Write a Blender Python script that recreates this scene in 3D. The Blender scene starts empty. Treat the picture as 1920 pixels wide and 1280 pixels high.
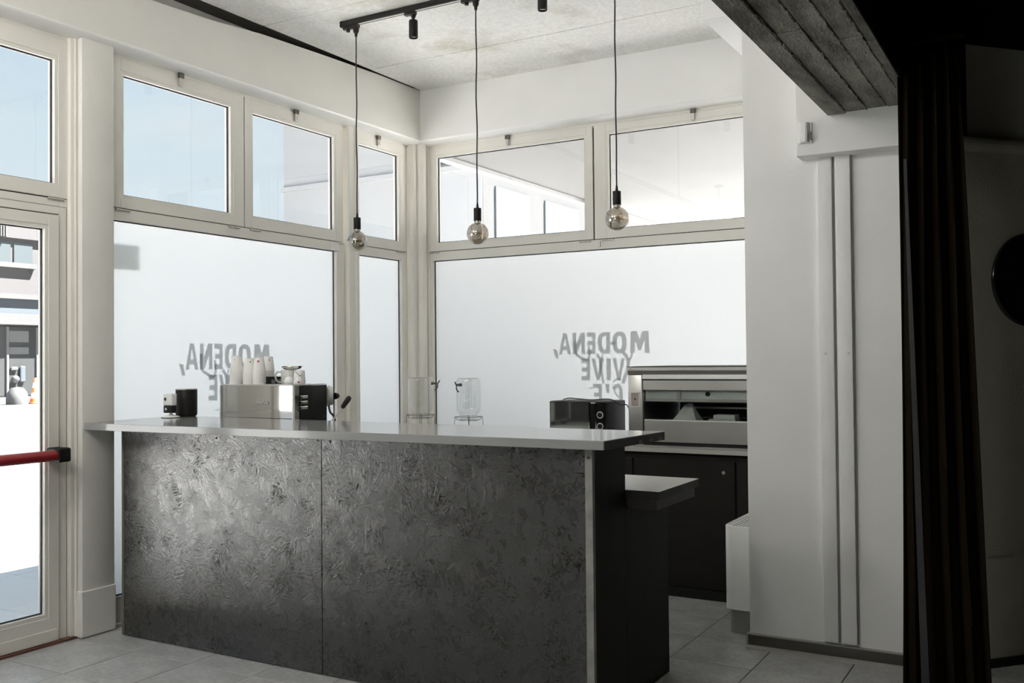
import bpy, bmesh, math, random
from mathutils import Vector, Matrix
random.seed(7)
S = bpy.context.scene
COL = S.collection
PI = math.pi

# ------------------------------------------------------------------ camera
cam_d = bpy.data.cameras.new('camera'); cam = bpy.data.objects.new('camera', cam_d); COL.objects.link(cam)
cam_d.sensor_width = 36.0; cam_d.lens = 1812.84 / 1920 * 36.0; cam_d.clip_start = 0.05; cam_d.clip_end = 300
def _rot(a, b, c):
    return (Matrix.Rotation(a, 3, 'X') @ Matrix.Rotation(c, 3, 'Z') @ Matrix.Rotation(b, 3, 'Y'))
R = _rot(-0.0187482846, 0.522793003, -0.00914458192)
right = Vector((R[0][0], R[0][2], -R[0][1])); down = Vector((R[1][0], R[1][2], -R[1][1])); fwd = Vector((R[2][0], R[2][2], -R[2][1]))
M = Matrix.Identity(4)
for i in range(3):
    M[i][0] = right[i]; M[i][1] = -down[i]; M[i][2] = -fwd[i]
M[0][3], M[1][3], M[2][3] = 0.0, 0.0, 1.42
cam.matrix_world = M
S.camera = cam

# ------------------------------------------------------------------ view, sky, sun
S.view_settings.view_transform = 'Standard'; S.view_settings.look = 'None'
S.view_settings.exposure = 0.55; S.view_settings.gamma = 1.0
S.view_settings.use_curve_mapping = False
S.cycles.max_bounces = 14; S.cycles.diffuse_bounces = 8; S.cycles.glossy_bounces = 5
S.cycles.transmission_bounces = 8; S.cycles.transparent_max_bounces = 16
S.cycles.caustics_reflective = False; S.cycles.caustics_refractive = False
S.cycles.sample_clamp_indirect = 6.0
S.cycles.use_denoising = True

W = bpy.data.worlds.new('sky'); S.world = W; W.use_nodes = True
nt = W.node_tree; nt.nodes.clear()
def WN(t): return nt.nodes.new(t)
tc = WN('ShaderNodeTexCoord'); sep = WN('ShaderNodeSeparateXYZ'); nt.links.new(tc.outputs['Generated'], sep.inputs[0])
rp = WN('ShaderNodeValToRGB'); nt.links.new(sep.outputs['Z'], rp.inputs[0])
rp.color_ramp.elements[0].position = 0.0; rp.color_ramp.elements[0].color = (0.86, 0.90, 0.92, 1)
rp.color_ramp.elements[1].position = 0.75; rp.color_ramp.elements[1].color = (0.30, 0.55, 0.86, 1)
e = rp.color_ramp.elements.new(0.22); e.color = (0.70, 0.84, 0.93, 1)
nz = WN('ShaderNodeTexNoise'); nz.inputs['Scale'].default_value = 2.2; nz.inputs['Detail'].default_value = 6
mp = WN('ShaderNodeMapping'); mp.inputs['Scale'].default_value = (1, 1, 2.6); nt.links.new(tc.outputs['Generated'], mp.inputs[0]); nt.links.new(mp.outputs[0], nz.inputs['Vector'])
cr = WN('ShaderNodeValToRGB'); nt.links.new(nz.outputs['Fac'], cr.inputs[0])
cr.color_ramp.elements[0].position = 0.48; cr.color_ramp.elements[0].color = (0, 0, 0, 1)
cr.color_ramp.elements[1].position = 0.72; cr.color_ramp.elements[1].color = (0.8, 0.8, 0.8, 1)
mx = WN('ShaderNodeMixRGB'); nt.links.new(cr.outputs[0], mx.inputs['Fac']); nt.links.new(rp.outputs[0], mx.inputs[1]); mx.inputs[2].default_value = (0.93, 0.93, 0.92, 1)
bg = WN('ShaderNodeBackground'); bg.inputs['Strength'].default_value = 0.66; nt.links.new(mx.outputs[0], bg.inputs['Color'])
ow = WN('ShaderNodeOutputWorld'); nt.links.new(bg.outputs[0], ow.inputs[0])

sun_d = bpy.data.lights.new('sun', 'SUN'); sun = bpy.data.objects.new('sun', sun_d); COL.objects.link(sun)
sun_d.energy = 42.0; sun_d.angle = math.radians(0.6); sun_d.color = (1.0, 0.985, 0.96)
sun.rotation_euler = Vector((-0.38, -0.36, -0.85)).to_track_quat('-Z', 'Y').to_euler()

# ------------------------------------------------------------------ materials
MATS = {}
def mat(name, color, rough=0.6, metal=0.0, spec=0.5, noise=0.0, nscale=6.0, bump=0.0, bscale=60.0, coat=0.0, dark=None):
    m = bpy.data.materials.new(name); m.use_nodes = True
    n = m.node_tree.nodes; l = m.node_tree.links; b = n['Principled BSDF']
    b.inputs['Base Color'].default_value = (*color, 1); b.inputs['Roughness'].default_value = rough
    b.inputs['Metallic'].default_value = metal; b.inputs['Specular IOR Level'].default_value = spec
    if coat: b.inputs['Coat Weight'].default_value = coat; b.inputs['Coat Roughness'].default_value = 0.1
    t = n.new('ShaderNodeTexCoord')
    nn = n.new('ShaderNodeTexNoise'); nn.inputs['Scale'].default_value = nscale; nn.inputs['Detail'].default_value = 5
    l.new(t.outputs['Object'], nn.inputs['Vector'])
    r = n.new('ShaderNodeValToRGB'); l.new(nn.outputs['Fac'], r.inputs[0])
    k = dark if dark else tuple(c * (1 - noise) for c in color)
    r.color_ramp.elements[0].position = 0.3; r.color_ramp.elements[0].color = (*k, 1)
    r.color_ramp.elements[1].position = 0.65; r.color_ramp.elements[1].color = (*color, 1)
    l.new(r.outputs[0], b.inputs['Base Color'])
    if bump:
        n2 = n.new('ShaderNodeTexNoise'); n2.inputs['Scale'].default_value = bscale; n2.inputs['Detail'].default_value = 4
        l.new(t.outputs['Object'], n2.inputs['Vector'])
        bp = n.new('ShaderNodeBump'); bp.inputs['Strength'].default_value = bump; bp.inputs['Distance'].default_value = 0.01
        l.new(n2.outputs['Fac'], bp.inputs['Height']); l.new(bp.outputs[0], b.inputs['Normal'])
    MATS[name] = m
    return m
plaster = mat('white_plaster', (0.86, 0.855, 0.835), 0.75, noise=0.05, nscale=2.5, bump=0.12, bscale=40)
plaster_w = mat('warm_white_plaster', (0.735, 0.72, 0.675), 0.7, noise=0.07, nscale=2, bump=0.12, bscale=35)
enamel = mat('glossy_highlight_enamel', (0.88, 0.875, 0.85), 0.28, spec=0.7)  # lighter gloss that paints in the highlight along the rounded lintel edges
frame_m = mat('cream_frame_paint', (0.78, 0.755, 0.695), 0.42, noise=0.05, nscale=3)
gasket_m = mat('black_gasket', (0.02, 0.02, 0.02), 0.6)
groove_m = mat('dark_gap', (0.05, 0.045, 0.035), 0.9)
metal_m = mat('zinc_metal', (0.55, 0.53, 0.49), 0.35, metal=0.8)
darkmetal = mat('dark_metal', (0.12, 0.11, 0.10), 0.4, metal=0.6)
black_m = mat('matt_black', (0.007, 0.006, 0.005), 0.55, spec=0.3)
blackgloss = mat('gloss_black', (0.010, 0.010, 0.010), 0.12)
red_m = mat('red_lacquer', (0.24, 0.012, 0.018), 0.3)
slab_m = mat('grey_laminate', (0.27, 0.27, 0.268), 0.12, spec=0.9, noise=0.04, nscale=8)
edge_m = mat('raw_dark_edge', (0.045, 0.042, 0.036), 0.7, noise=0.6, nscale=9)
panel_dark = mat('dark_side_board', (0.010, 0.0085, 0.006), 0.65, spec=0.22, noise=0.3, nscale=10)
strip_m = mat('bare_timber_strip', (0.26, 0.255, 0.235), 0.7, noise=0.35, nscale=14)
stripd_m = mat('dark_edge_strip', (0.10, 0.10, 0.075), 0.6)
chrome = mat('polished_chrome', (0.80, 0.79, 0.77), 0.06, metal=1.0)
steel = mat('brushed_steel', (0.62, 0.61, 0.57), 0.32, metal=0.9, noise=0.08, nscale=5)
white_p = mat('white_plastic', (0.80, 0.80, 0.78), 0.35)
paper_m = mat('white_paper_cup', (0.82, 0.81, 0.78), 0.7)
porcelain = mat('white_porcelain', (0.80, 0.80, 0.78), 0.2)
redp = mat('red_print', (0.35, 0.03, 0.05), 0.6)
inkp = mat('black_print', (0.03, 0.03, 0.03), 0.6)
white_ink = mat('white_print', (0.85, 0.85, 0.83), 0.5)
skirt_m = mat('brown_skirting', (0.075, 0.068, 0.056), 0.35)
skirt_hi = mat('grey_skirting_lip', (0.34, 0.33, 0.30), 0.4)
darkwall = mat('dark_room_wall', (0.44, 0.425, 0.35), 0.85, noise=0.12, nscale=3, bump=0.25, bscale=90)
darkpanel = mat('dark_recess_panel', (0.42, 0.40, 0.34), 0.85, noise=0.1, nscale=3)
shade_black = mat('dark_room_shade', (0.011, 0.0095, 0.007), 1.0, spec=0.05)  # near-black colour paints in the darkness of the right-hand room
curtain_m = mat('black_curtain', (0.012, 0.0092, 0.0055), 1.0, spec=0.0)
curtain_g = mat('charcoal_curtain_lining', (0.030, 0.030, 0.031), 0.9)
rad_m = mat('white_enamel', (0.92, 0.915, 0.89), 0.4)
radb_m = mat('grey_plinth', (0.26, 0.25, 0.23), 0.5)
cable_m = mat('cable_black', (0.012, 0.012, 0.012), 0.5)
bag_m = mat('white_paper_bag', (0.90, 0.89, 0.86), 0.8, noise=0.15, nscale=18)
pave_m = mat('pale_paving', (0.80, 0.785, 0.76), 0.8, noise=0.1, nscale=1.2)
asph_m = mat('grey_asphalt', (0.30, 0.30, 0.30), 0.9, noise=0.15, nscale=3)
fac_f = mat('lightened_front_render', (0.37, 0.37, 0.375), 0.85, noise=0.04, nscale=0.7)  # colour lightened to make up for the missing sun on this front
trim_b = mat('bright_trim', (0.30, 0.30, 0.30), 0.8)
fac_s = mat('sun_dimmed_side_render', (0.048, 0.048, 0.049), 0.85, noise=0.08, nscale=0.7)  # colour darkened to hold down the sunlight on this side wall
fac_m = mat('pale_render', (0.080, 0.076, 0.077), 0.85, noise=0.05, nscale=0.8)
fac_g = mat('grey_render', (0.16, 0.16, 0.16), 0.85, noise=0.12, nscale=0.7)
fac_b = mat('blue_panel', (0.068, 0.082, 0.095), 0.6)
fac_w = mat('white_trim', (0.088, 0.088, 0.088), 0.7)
winglass = mat('far_window_glass', (0.075, 0.088, 0.094), 0.12)
winblue = mat('pale_blue_window', (0.078, 0.096, 0.104), 0.5)
shop_d = mat('shop_window_dark', (0.055, 0.057, 0.057), 0.15)
cone_o = mat('cone_orange', (0.85, 0.22, 0.08), 0.5)
cone_w = mat('cone_white', (0.85, 0.85, 0.83), 0.5)
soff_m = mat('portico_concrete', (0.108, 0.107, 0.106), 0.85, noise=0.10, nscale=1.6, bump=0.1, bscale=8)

def concrete(name, base, stain, sc, p0, p1, bump=0.3, stretch=(1, 1, 1), rough=0.85):
    m = bpy.data.materials.new(name); m.use_nodes = True
    n = m.node_tree.nodes; l = m.node_tree.links; b = n['Principled BSDF']; b.inputs['Roughness'].default_value = rough
    t = n.new('ShaderNodeTexCoord'); mpn = n.new('ShaderNodeMapping'); mpn.inputs['Scale'].default_value = stretch
    l.new(t.outputs['Object'], mpn.inputs[0])
    a = n.new('ShaderNodeTexNoise'); a.inputs['Scale'].default_value = sc; a.inputs['Detail'].default_value = 8; a.inputs['Roughness'].default_value = 0.62
    l.new(mpn.outputs[0], a.inputs['Vector'])
    r = n.new('ShaderNodeValToRGB'); r.color_ramp.elements[0].position = p0; r.color_ramp.elements[0].color = (*stain, 1)
    r.color_ramp.elements[1].position = p1; r.color_ramp.elements[1].color = (*base, 1)
    l.new(a.outputs['Fac'], r.inputs[0])
    f = n.new('ShaderNodeTexNoise'); f.inputs['Scale'].default_value = 45; f.inputs['Detail'].default_value = 5
    l.new(mpn.outputs[0], f.inputs['Vector'])
    mm = n.new('ShaderNodeMixRGB'); mm.blend_type = 'MULTIPLY'; mm.inputs['Fac'].default_value = 0.35
    l.new(r.outputs[0], mm.inputs[1]); l.new(f.outputs['Fac'], mm.inputs[2])
    g = n.new('ShaderNodeGamma'); g.inputs['Gamma'].default_value = 1.0
    l.new(mm.outputs[0], g.inputs[0]); l.new(g.outputs[0], b.inputs['Base Color'])
    bp = n.new('ShaderNodeBump'); bp.inputs['Strength'].default_value = bump; bp.inputs['Distance'].default_value = 0.01
    l.new(f.outputs['Fac'], bp.inputs['Height']); l.new(bp.outputs[0], b.inputs['Normal'])
    return m
ceil_m = concrete('ceiling_concrete', (0.95, 0.94, 0.91), (0.60, 0.575, 0.50), 1.5, 0.30, 0.48)
beam_m = concrete('board_marked_concrete', (0.40, 0.39, 0.33), (0.12, 0.115, 0.09), 3.0, 0.36, 0.62, bump=0.8, stretch=(3.0, 0.8, 1))
tile_m = concrete('grey_floor_tile', (0.62, 0.62, 0.61), (0.45, 0.45, 0.44), 3.5, 0.35, 0.65, bump=0.05, rough=0.20)
grout_m = mat('dark_grout', (0.05, 0.048, 0.045), 0.8)

def osb(name):
    m = bpy.data.materials.new(name); m.use_nodes = True
    n = m.node_tree.nodes; l = m.node_tree.links; b = n['Principled BSDF']
    t = n.new('ShaderNodeTexCoord')
    hs = []
    for sc, seed in ((15.0, 0.0), (26.0, 3.7)):
        mpn = n.new('ShaderNodeMapping'); mpn.inputs['Location'].default_value = (seed, seed, seed); l.new(t.outputs['Object'], mpn.inputs[0])
        dn = n.new('ShaderNodeTexNoise'); dn.inputs['Scale'].default_value = 9; l.new(mpn.outputs[0], dn.inputs['Vector'])
        ad = n.new('ShaderNodeMixRGB'); ad.blend_type = 'ADD'; ad.inputs['Fac'].default_value = 0.16
        l.new(mpn.outputs[0], ad.inputs[1]); l.new(dn.outputs['Color'], ad.inputs[2])
        v = n.new('ShaderNodeTexVoronoi'); v.inputs['Scale'].default_value = sc; l.new(ad.outputs[0], v.inputs['Vector'])
        sx = n.new('ShaderNodeSeparateColor'); l.new(v.outputs['Color'], sx.inputs[0])
        an = n.new('ShaderNodeMath'); an.operation = 'MULTIPLY'; an.inputs[1].default_value = 6.28; l.new(sx.outputs[0], an.inputs[0])
        vr = n.new('ShaderNodeVectorRotate'); vr.rotation_type = 'Y_AXIS'; l.new(mpn.outputs[0], vr.inputs['Vector']); l.new(an.outputs[0], vr.inputs['Angle'])
        m2 = n.new('ShaderNodeMapping'); m2.inputs['Scale'].default_value = (7, 7, 80); l.new(vr.outputs[0], m2.inputs[0])
        sn = n.new('ShaderNodeTexNoise'); sn.inputs['Scale'].default_value = 1.0; sn.inputs['Detail'].default_value = 6; sn.inputs['Roughness'].default_value = 0.6; l.new(m2.outputs[0], sn.inputs['Vector'])
        cell = n.new('ShaderNodeMath'); cell.operation = 'MULTIPLY_ADD'; cell.inputs[1].default_value = 0.42; l.new(sx.outputs[1], cell.inputs[0])
        gr = n.new('ShaderNodeMath'); gr.operation = 'MULTIPLY'; gr.inputs[1].default_value = 0.62; l.new(sn.outputs['Fac'], gr.inputs[0]); l.new(gr.outputs[0], cell.inputs[2])
        hs.append(cell)
    av = n.new('ShaderNodeMath'); av.operation = 'ADD'; l.new(hs[0].outputs[0], av.inputs[0]); l.new(hs[1].outputs[0], av.inputs[1])
    bp = n.new('ShaderNodeBump'); bp.inputs['Strength'].default_value = 0.42; bp.inputs['Distance'].default_value = 0.006
    l.new(av.outputs[0], bp.inputs['Height']); l.new(bp.outputs[0], b.inputs['Normal'])
    cr = n.new('ShaderNodeValToRGB'); l.new(av.outputs[0], cr.inputs[0])
    cr.color_ramp.elements[0].position = 0.55; cr.color_ramp.elements[0].color = (0.004, 0.0035, 0.003, 1)
    cr.color_ramp.elements[1].position = 0.85; cr.color_ramp.elements[1].color = (0.013, 0.012, 0.0095, 1)
    l.new(cr.outputs[0], b.inputs['Base Color'])
    rr = n.new('ShaderNodeMapRange'); rr.inputs['From Min'].default_value = 0.6; rr.inputs['From Max'].default_value = 1.15
    rr.inputs['To Min'].default_value = 0.44; rr.inputs['To Max'].default_value = 0.27
    l.new(av.outputs[0], rr.inputs['Value']); l.new(rr.outputs[0], b.inputs['Roughness'])
    b.inputs['Specular IOR Level'].default_value = 1.0; b.inputs['Coat Weight'].default_value = 0.45; b.inputs['Coat Roughness'].default_value = 0.30
    l.new(bp.outputs[0], b.inputs['Coat Normal'])
    m3 = n.new('ShaderNodeMapping'); m3.inputs['Scale'].default_value = (26, 26, 150); l.new(vr.outputs[0], m3.inputs[0])
    fn = n.new('ShaderNodeTexNoise'); fn.inputs['Scale'].default_value = 1.0; fn.inputs['Detail'].default_value = 4; l.new(m3.outputs[0], fn.inputs['Vector'])
    gn = n.new('ShaderNodeTexNoise'); gn.inputs['Scale'].default_value = 7.0; gn.inputs['Detail'].default_value = 3; l.new(t.outputs['Object'], gn.inputs['Vector'])
    sm = n.new('ShaderNodeMath'); sm.operation = 'MULTIPLY_ADD'; sm.inputs[1].default_value = 0.45; l.new(gn.outputs['Fac'], sm.inputs[0]); l.new(fn.outputs['Fac'], sm.inputs[2])
    for sock, hi in (('Specular IOR Level', 1.0), ('Coat Weight', 0.5)):
        pr_ = n.new('ShaderNodeMapRange'); pr_.inputs['From Min'].default_value = 0.80; pr_.inputs['From Max'].default_value = 0.90
        pr_.inputs['To Min'].default_value = hi; pr_.inputs['To Max'].default_value = hi*0.12; l.new(sm.outputs[0], pr_.inputs['Value']); l.new(pr_.outputs[0], b.inputs[sock])
    return m
osb_m = osb('painted_strand_board')

def glass_mat(name, tint, refl=0.06, rough=0.0, facing=True):
    m = bpy.data.materials.new(name); m.use_nodes = True
    n = m.node_tree.nodes; l = m.node_tree.links; n.remove(n['Principled BSDF']); out = n['Material Output']
    tr = n.new('ShaderNodeBsdfTransparent'); tr.inputs['Color'].default_value = (*tint, 1)
    gl = n.new('ShaderNodeBsdfGlossy'); gl.inputs['Roughness'].default_value = rough; gl.inputs['Color'].default_value = (0.95, 0.95, 0.95, 1)
    lw = n.new('ShaderNodeLayerWeight'); lw.inputs['Blend'].default_value = 0.35
    mr = n.new('ShaderNodeMapRange'); mr.inputs['To Min'].default_value = refl; mr.inputs['To Max'].default_value = 0.75
    pw = n.new('ShaderNodeMath'); pw.operation = 'POWER'; pw.inputs[1].default_value = 2.2
    l.new(lw.outputs['Facing'], pw.inputs[0]); l.new(pw.outputs[0], mr.inputs['Value'])
    mx = n.new('ShaderNodeMixShader'); l.new(mr.outputs[0], mx.inputs[0]); l.new(tr.outputs[0], mx.inputs[1]); l.new(gl.outputs[0], mx.inputs[2])
    l.new(mx.outputs[0], out.inputs[0])
    return m
clear_g = glass_mat('clear_window_glass', (0.985, 0.99, 0.99), 0.02)
jar_g = glass_mat('jar_glass', (0.93, 0.935, 0.935), 0.07)
smoke_g = glass_mat('smoked_bulb_glass', (0.56, 0.51, 0.43), 0.27)
case_g = glass_mat('display_case_glass', (0.90, 0.92, 0.91), 0.08)
smallglass = glass_mat('clear_bulb_neck_glass', (0.93, 0.93, 0.92), 0.10)

def translucent(name, col, tfac=0.0, diff=0.12):
    m = bpy.data.materials.new(name); m.use_nodes = True
    n = m.node_tree.nodes; l = m.node_tree.links; n.remove(n['Principled BSDF']); out = n['Material Output']
    a = n.new('ShaderNodeBsdfTranslucent'); a.inputs['Color'].default_value = (*col, 1)
    d = n.new('ShaderNodeBsdfDiffuse'); d.inputs['Color'].default_value = (*col, 1)
    mx = n.new('ShaderNodeMixShader'); mx.inputs[0].default_value = diff; l.new(a.outputs[0], mx.inputs[1]); l.new(d.outputs[0], mx.inputs[2])
    last = mx
    if tfac:
        tr = n.new('ShaderNodeBsdfTransparent'); m2 = n.new('ShaderNodeMixShader'); m2.inputs[0].default_value = tfac
        l.new(mx.outputs[0], m2.inputs[1]); l.new(tr.outputs[0], m2.inputs[2]); last = m2
    l.new(last.outputs[0], out.inputs[0])
    return m
frost_m = translucent('frosted_window_film', (0.310, 0.323, 0.331))
vinyl_m = translucent('grey_vinyl_lettering', (0.30, 0.32, 0.31), tfac=0.34, diff=0.5)
sticker_m = translucent('olive_sticker', (0.34, 0.36, 0.28), tfac=0.60, diff=0.5)

# ------------------------------------------------------------------ mesh helpers
def NB(): return bmesh.new()
def box(bm, x0, x1, y0, y1, z0, z1, bev=0.0, seg=2):
    if x1 < x0: x0, x1 = x1, x0
    if y1 < y0: y0, y1 = y1, y0
    if z1 < z0: z0, z1 = z1, z0
    v = [bm.verts.new(p) for p in ((x0,y0,z0),(x1,y0,z0),(x1,y1,z0),(x0,y1,z0),(x0,y0,z1),(x1,y0,z1),(x1,y1,z1),(x0,y1,z1))]
    f = [bm.faces.new([v[i] for i in q]) for q in ((3,2,1,0),(4,5,6,7),(0,1,5,4),(1,2,6,5),(2,3,7,6),(3,0,4,7))]
    if bev:
        es = list({e for q in f for e in q.edges})
        bmesh.ops.bevel(bm, geom=es, offset=bev, segments=seg, profile=0.5, affect='EDGES')
    return bm
def prism(bm, pts, axis, a, b):
    """polygon in the plane normal to axis, extruded from a to b. axis 'x': pts are (y,z); 'y': (x,z); 'z': (x,y)"""
    def P(p, t):
        return {'x': (t, p[0], p[1]), 'y': (p[0], t, p[1]), 'z': (p[0], p[1], t)}[axis]
    A = [bm.verts.new(P(p, a)) for p in pts]; B = [bm.verts.new(P(p, b)) for p in pts]
    bm.faces.new(A); bm.faces.new(B[::-1]); n = len(pts)
    for i in range(n): bm.faces.new([A[i], B[i], B[(i+1) % n], A[(i+1) % n]])
    return bm
def cyl(bm, p0, p1, r0, r1=None, n=20, cap=True):
    r1 = r0 if r1 is None else r1
    p0, p1 = Vector(p0), Vector(p1); d = (p1 - p0).normalized()
    u = d.orthogonal().normalized(); w = d.cross(u)
    A = []; B = []
    for i in range(n):
        t = 2*PI*i/n; o = u*math.cos(t) + w*math.sin(t)
        A.append(bm.verts.new(p0 + o*r0)); B.append(bm.verts.new(p1 + o*r1))
    for i in range(n): bm.faces.new([A[i], A[(i+1) % n], B[(i+1) % n], B[i]])
    if cap: bm.faces.new(A[::-1]); bm.faces.new(B)
    return bm
def lathe(bm, prof, cx=0, cy=0, cz=0, n=32, cap0=True, cap1=True):
    rings = []
    for r, z in prof:
        rings.append([bm.verts.new((cx + r*math.cos(2*PI*i/n), cy + r*math.sin(2*PI*i/n), cz + z)) for i in range(n)])
    for a, b in zip(rings, rings[1:]):
        for i in range(n): bm.faces.new([a[i], a[(i+1) % n], b[(i+1) % n], b[i]])
    if cap0: bm.faces.new(rings[0][::-1])
    if cap1: bm.faces.new(rings[-1])
    return bm
def tube(bm, pts, r, n=8, closed=False):
    pts = [Vector(p) for p in pts]; rings = []; N = len(pts)
    nrm = None
    for i, p in enumerate(pts):
        if closed: d = (pts[(i+1) % N] - pts[i-1]).normalized()
        else: d = (pts[min(i+1, N-1)] - pts[max(i-1, 0)]).normalized()
        if nrm is None: nrm = d.orthogonal().normalized()
        else:
            nrm = (nrm - d*nrm.dot(d)); nrm = nrm.normalized() if nrm.length > 1e-6 else d.orthogonal().normalized()
        w = d.cross(nrm)
        rr = r[i] if isinstance(r, (list, tuple)) else r
        rings.append([bm.verts.new(p + (nrm*math.cos(2*PI*k/n) + w*math.sin(2*PI*k/n))*rr) for k in range(n)])
    m = N if closed else N-1
    for i in range(m):
        a, b = rings[i], rings[(i+1) % N]
        for k in range(n): bm.faces.new([a[k], a[(k+1) % n], b[(k+1) % n], b[k]])
    if not closed: bm.faces.new(rings[0][::-1]); bm.faces.new(rings[-1])
    return bm
def smooth_path(pts, k=6):
    pts = [Vector(p) for p in pts]; out = []
    for i in range(len(pts)-1):
        p0 = pts[max(i-1, 0)]; p1 = pts[i]; p2 = pts[i+1]; p3 = pts[min(i+2, len(pts)-1)]
        for j in range(k):
            t = j/k
            out.append(0.5*((2*p1) + (-p0+p2)*t + (2*p0-5*p1+4*p2-p3)*t*t + (-p0+3*p1-3*p2+p3)*t**3))
    out.append(pts[-1]); return out
def mesh_of(name, bm, m, smooth=False):
    bmesh.ops.recalc_face_normals(bm, faces=bm.faces[:])
    me = bpy.data.meshes.new(name); bm.to_mesh(me); bm.free()
    me.materials.append(m)
    if smooth:
        for p in me.polygons: p.use_smooth = True
        try: me.set_sharp_from_angle(angle=math.radians(38))
        except Exception: pass
    return me
def obj(name, bm, m, parent=None, smooth=False, label=None):
    me = mesh_of(name, bm, m, smooth)
    o = bpy.data.objects.new(name, me); COL.objects.link(o)
    if parent is not None:
        o.parent = parent
        off = Vector((0, 0, 0)); p = parent
        while p is not None: off += Vector(p.location); p = p.parent
        me.transform(Matrix.Translation(-off))
    if label: o['label'] = label
    return o
def tag(o, label, cat=None, group=None, kind=None):
    o['label'] = label
    if cat: o['category'] = cat
    if group: o['group'] = group
    if kind: o['kind'] = kind
    return o
def thing(name, label, cat, loc=(0, 0, 0), group=None):
    o = bpy.data.objects.new(name, None); COL.objects.link(o); o.location = loc; o.empty_display_size = 0.1
    return tag(o, label, cat, group)
def struct(name, label, bm=None, m=None, loc=(0, 0, 0)):
    if bm is None:
        o = bpy.data.objects.new(name, None); COL.objects.link(o); o.location = loc; o.empty_display_size = 0.1
    else:
        o = obj(name, bm, m, smooth=True)
    o['label'] = label; o['kind'] = 'structure'
    return o
def copy_tree(o, parent=None):
    c = o.copy(); COL.objects.link(c)
    if parent is not None: c.parent = parent
    for ch in list(o.children): copy_tree(ch, c)
    return c
def text_mesh(body, size, extrude=0.0, offset=0.0, shear=0.0):
    cu = bpy.data.curves.new('t', 'FONT'); cu.body = body; cu.size = size; cu.extrude = extrude; cu.offset = offset; cu.shear = shear
    cu.resolution_u = 4
    o = bpy.data.objects.new('t', cu); COL.objects.link(o)
    me = bpy.data.meshes.new_from_object(o.evaluated_get(bpy.context.evaluated_depsgraph_get()))
    bpy.data.objects.remove(o); bpy.data.curves.remove(cu)
    return me
def fit_text(name, body, m, parent, place, w, h, offset=0.0, extrude=0.001, shear=0.0):
    """place(u,v,d) maps a point of the lettering, u in 0..w, v in 0..h, to the world"""
    me = text_mesh(body, 1.0, 0.5, offset, shear)
    xs = [v.co.x for v in me.vertices]; ys = [v.co.y for v in me.vertices]
    x0, x1, y0, y1 = min(xs), max(xs), min(ys), max(ys)
    off = Vector((0, 0, 0)); p = parent
    while p is not None: off += Vector(p.location); p = p.parent
    for v in me.vertices:
        v.co = Vector(place((v.co.x-x0)/(x1-x0)*w, (v.co.y-y0)/(y1-y0)*h, v.co.z*2*extrude)) - off
    me.materials.clear(); me.materials.append(m); me.name = name
    o = bpy.data.objects.new(name, me); COL.objects.link(o); o.parent = parent
    return o

# ------------------------------------------------------------------ room shell
XL, YB = -4.50, 6.32          # inner faces of the window frames, left wall and back wall
ZC = 3.54                     # ceiling
# floor: a bed of grout with tiles laid on it one by one
fl = struct('floor', 'grey square stone-look tile floor with dark joints', box(NB(), -4.62, 3.2, -2.6, 7.5, -0.20, -0.012), grout_m)
TX, TY = 0.392, 0.386
x_j, y_j = -4.02, 3.216
tme = None
for i in range(-2, 12):
    for j in range(-7, 9):
        x0 = x_j + i*TX; y0 = y_j + j*TY
        if x0 < -4.62 + 0.0: x0c = max(x0, -4.575)
        else: x0c = x0
        if x0c + 0.05 > x0 + TX: continue
        if x0c != x0:
            me = mesh_of('tile', box(NB(), 0.0025, x0+TX-x0c-0.0025, 0.0025, TY-0.0025, -0.012, 0.0, 0.0012, 1), tile_m)
        else:
            if tme is None: tme = mesh_of('tile', box(NB(), 0.0025, TX-0.0025, 0.0025, TY-0.0025, -0.012, 0.0, 0.0012, 1), tile_m)
            me = tme
        t = bpy.data.objects.new('tile', me); COL.objects.link(t); t.parent = fl; t.location = (x0c, y0, random.uniform(-0.0006, 0.0006))
rest = NB()
for i in range(-2, 20):
    for j in range(-16, 12):
        if -2 <= i < 12 and -7 <= j < 9: continue
        x0 = max(x_j + i*TX, -4.575); x1 = x_j + (i+1)*TX; y0 = y_j + j*TY
        if x1 - x0 < 0.05: continue
        box(rest, x0+0.0025, x1-0.0025, y0+0.0025, y0+TY-0.0025, -0.012, 0.0)
r = obj('tile_field', rest, tile_m, fl); r['kind'] = 'stuff'

# ceiling: cast concrete panels with open joints, left of the beam
ce = struct('ceiling', 'pale stained concrete ceiling cast in wide panels', box(NB(), -4.66, 3.4, -2.8, 7.6, 3.62, 3.95), groove_m)
ys = [-2.6, -1.99, -0.91, 0.17, 1.25, 2.33, 3.407, 4.486, 5.565, 6.30]
for a, b in zip(ys, ys[1:]):
    obj('concrete_panel', box(NB(), -4.375, -0.955, a+0.003, b-0.003, ZC + random.uniform(-0.0015, 0.0015), 3.62, 0.002, 1), ceil_m, ce)
obj('ceiling_gap', box(NB(), -4.62, -4.375, -2.6, 6.3, 3.575, 3.62), groove_m, ce)
obj('dark_ceiling', box(NB(), -0.57, 3.2, -2.6, 7.5, 3.05, 3.62), shade_black, ce)

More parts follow.
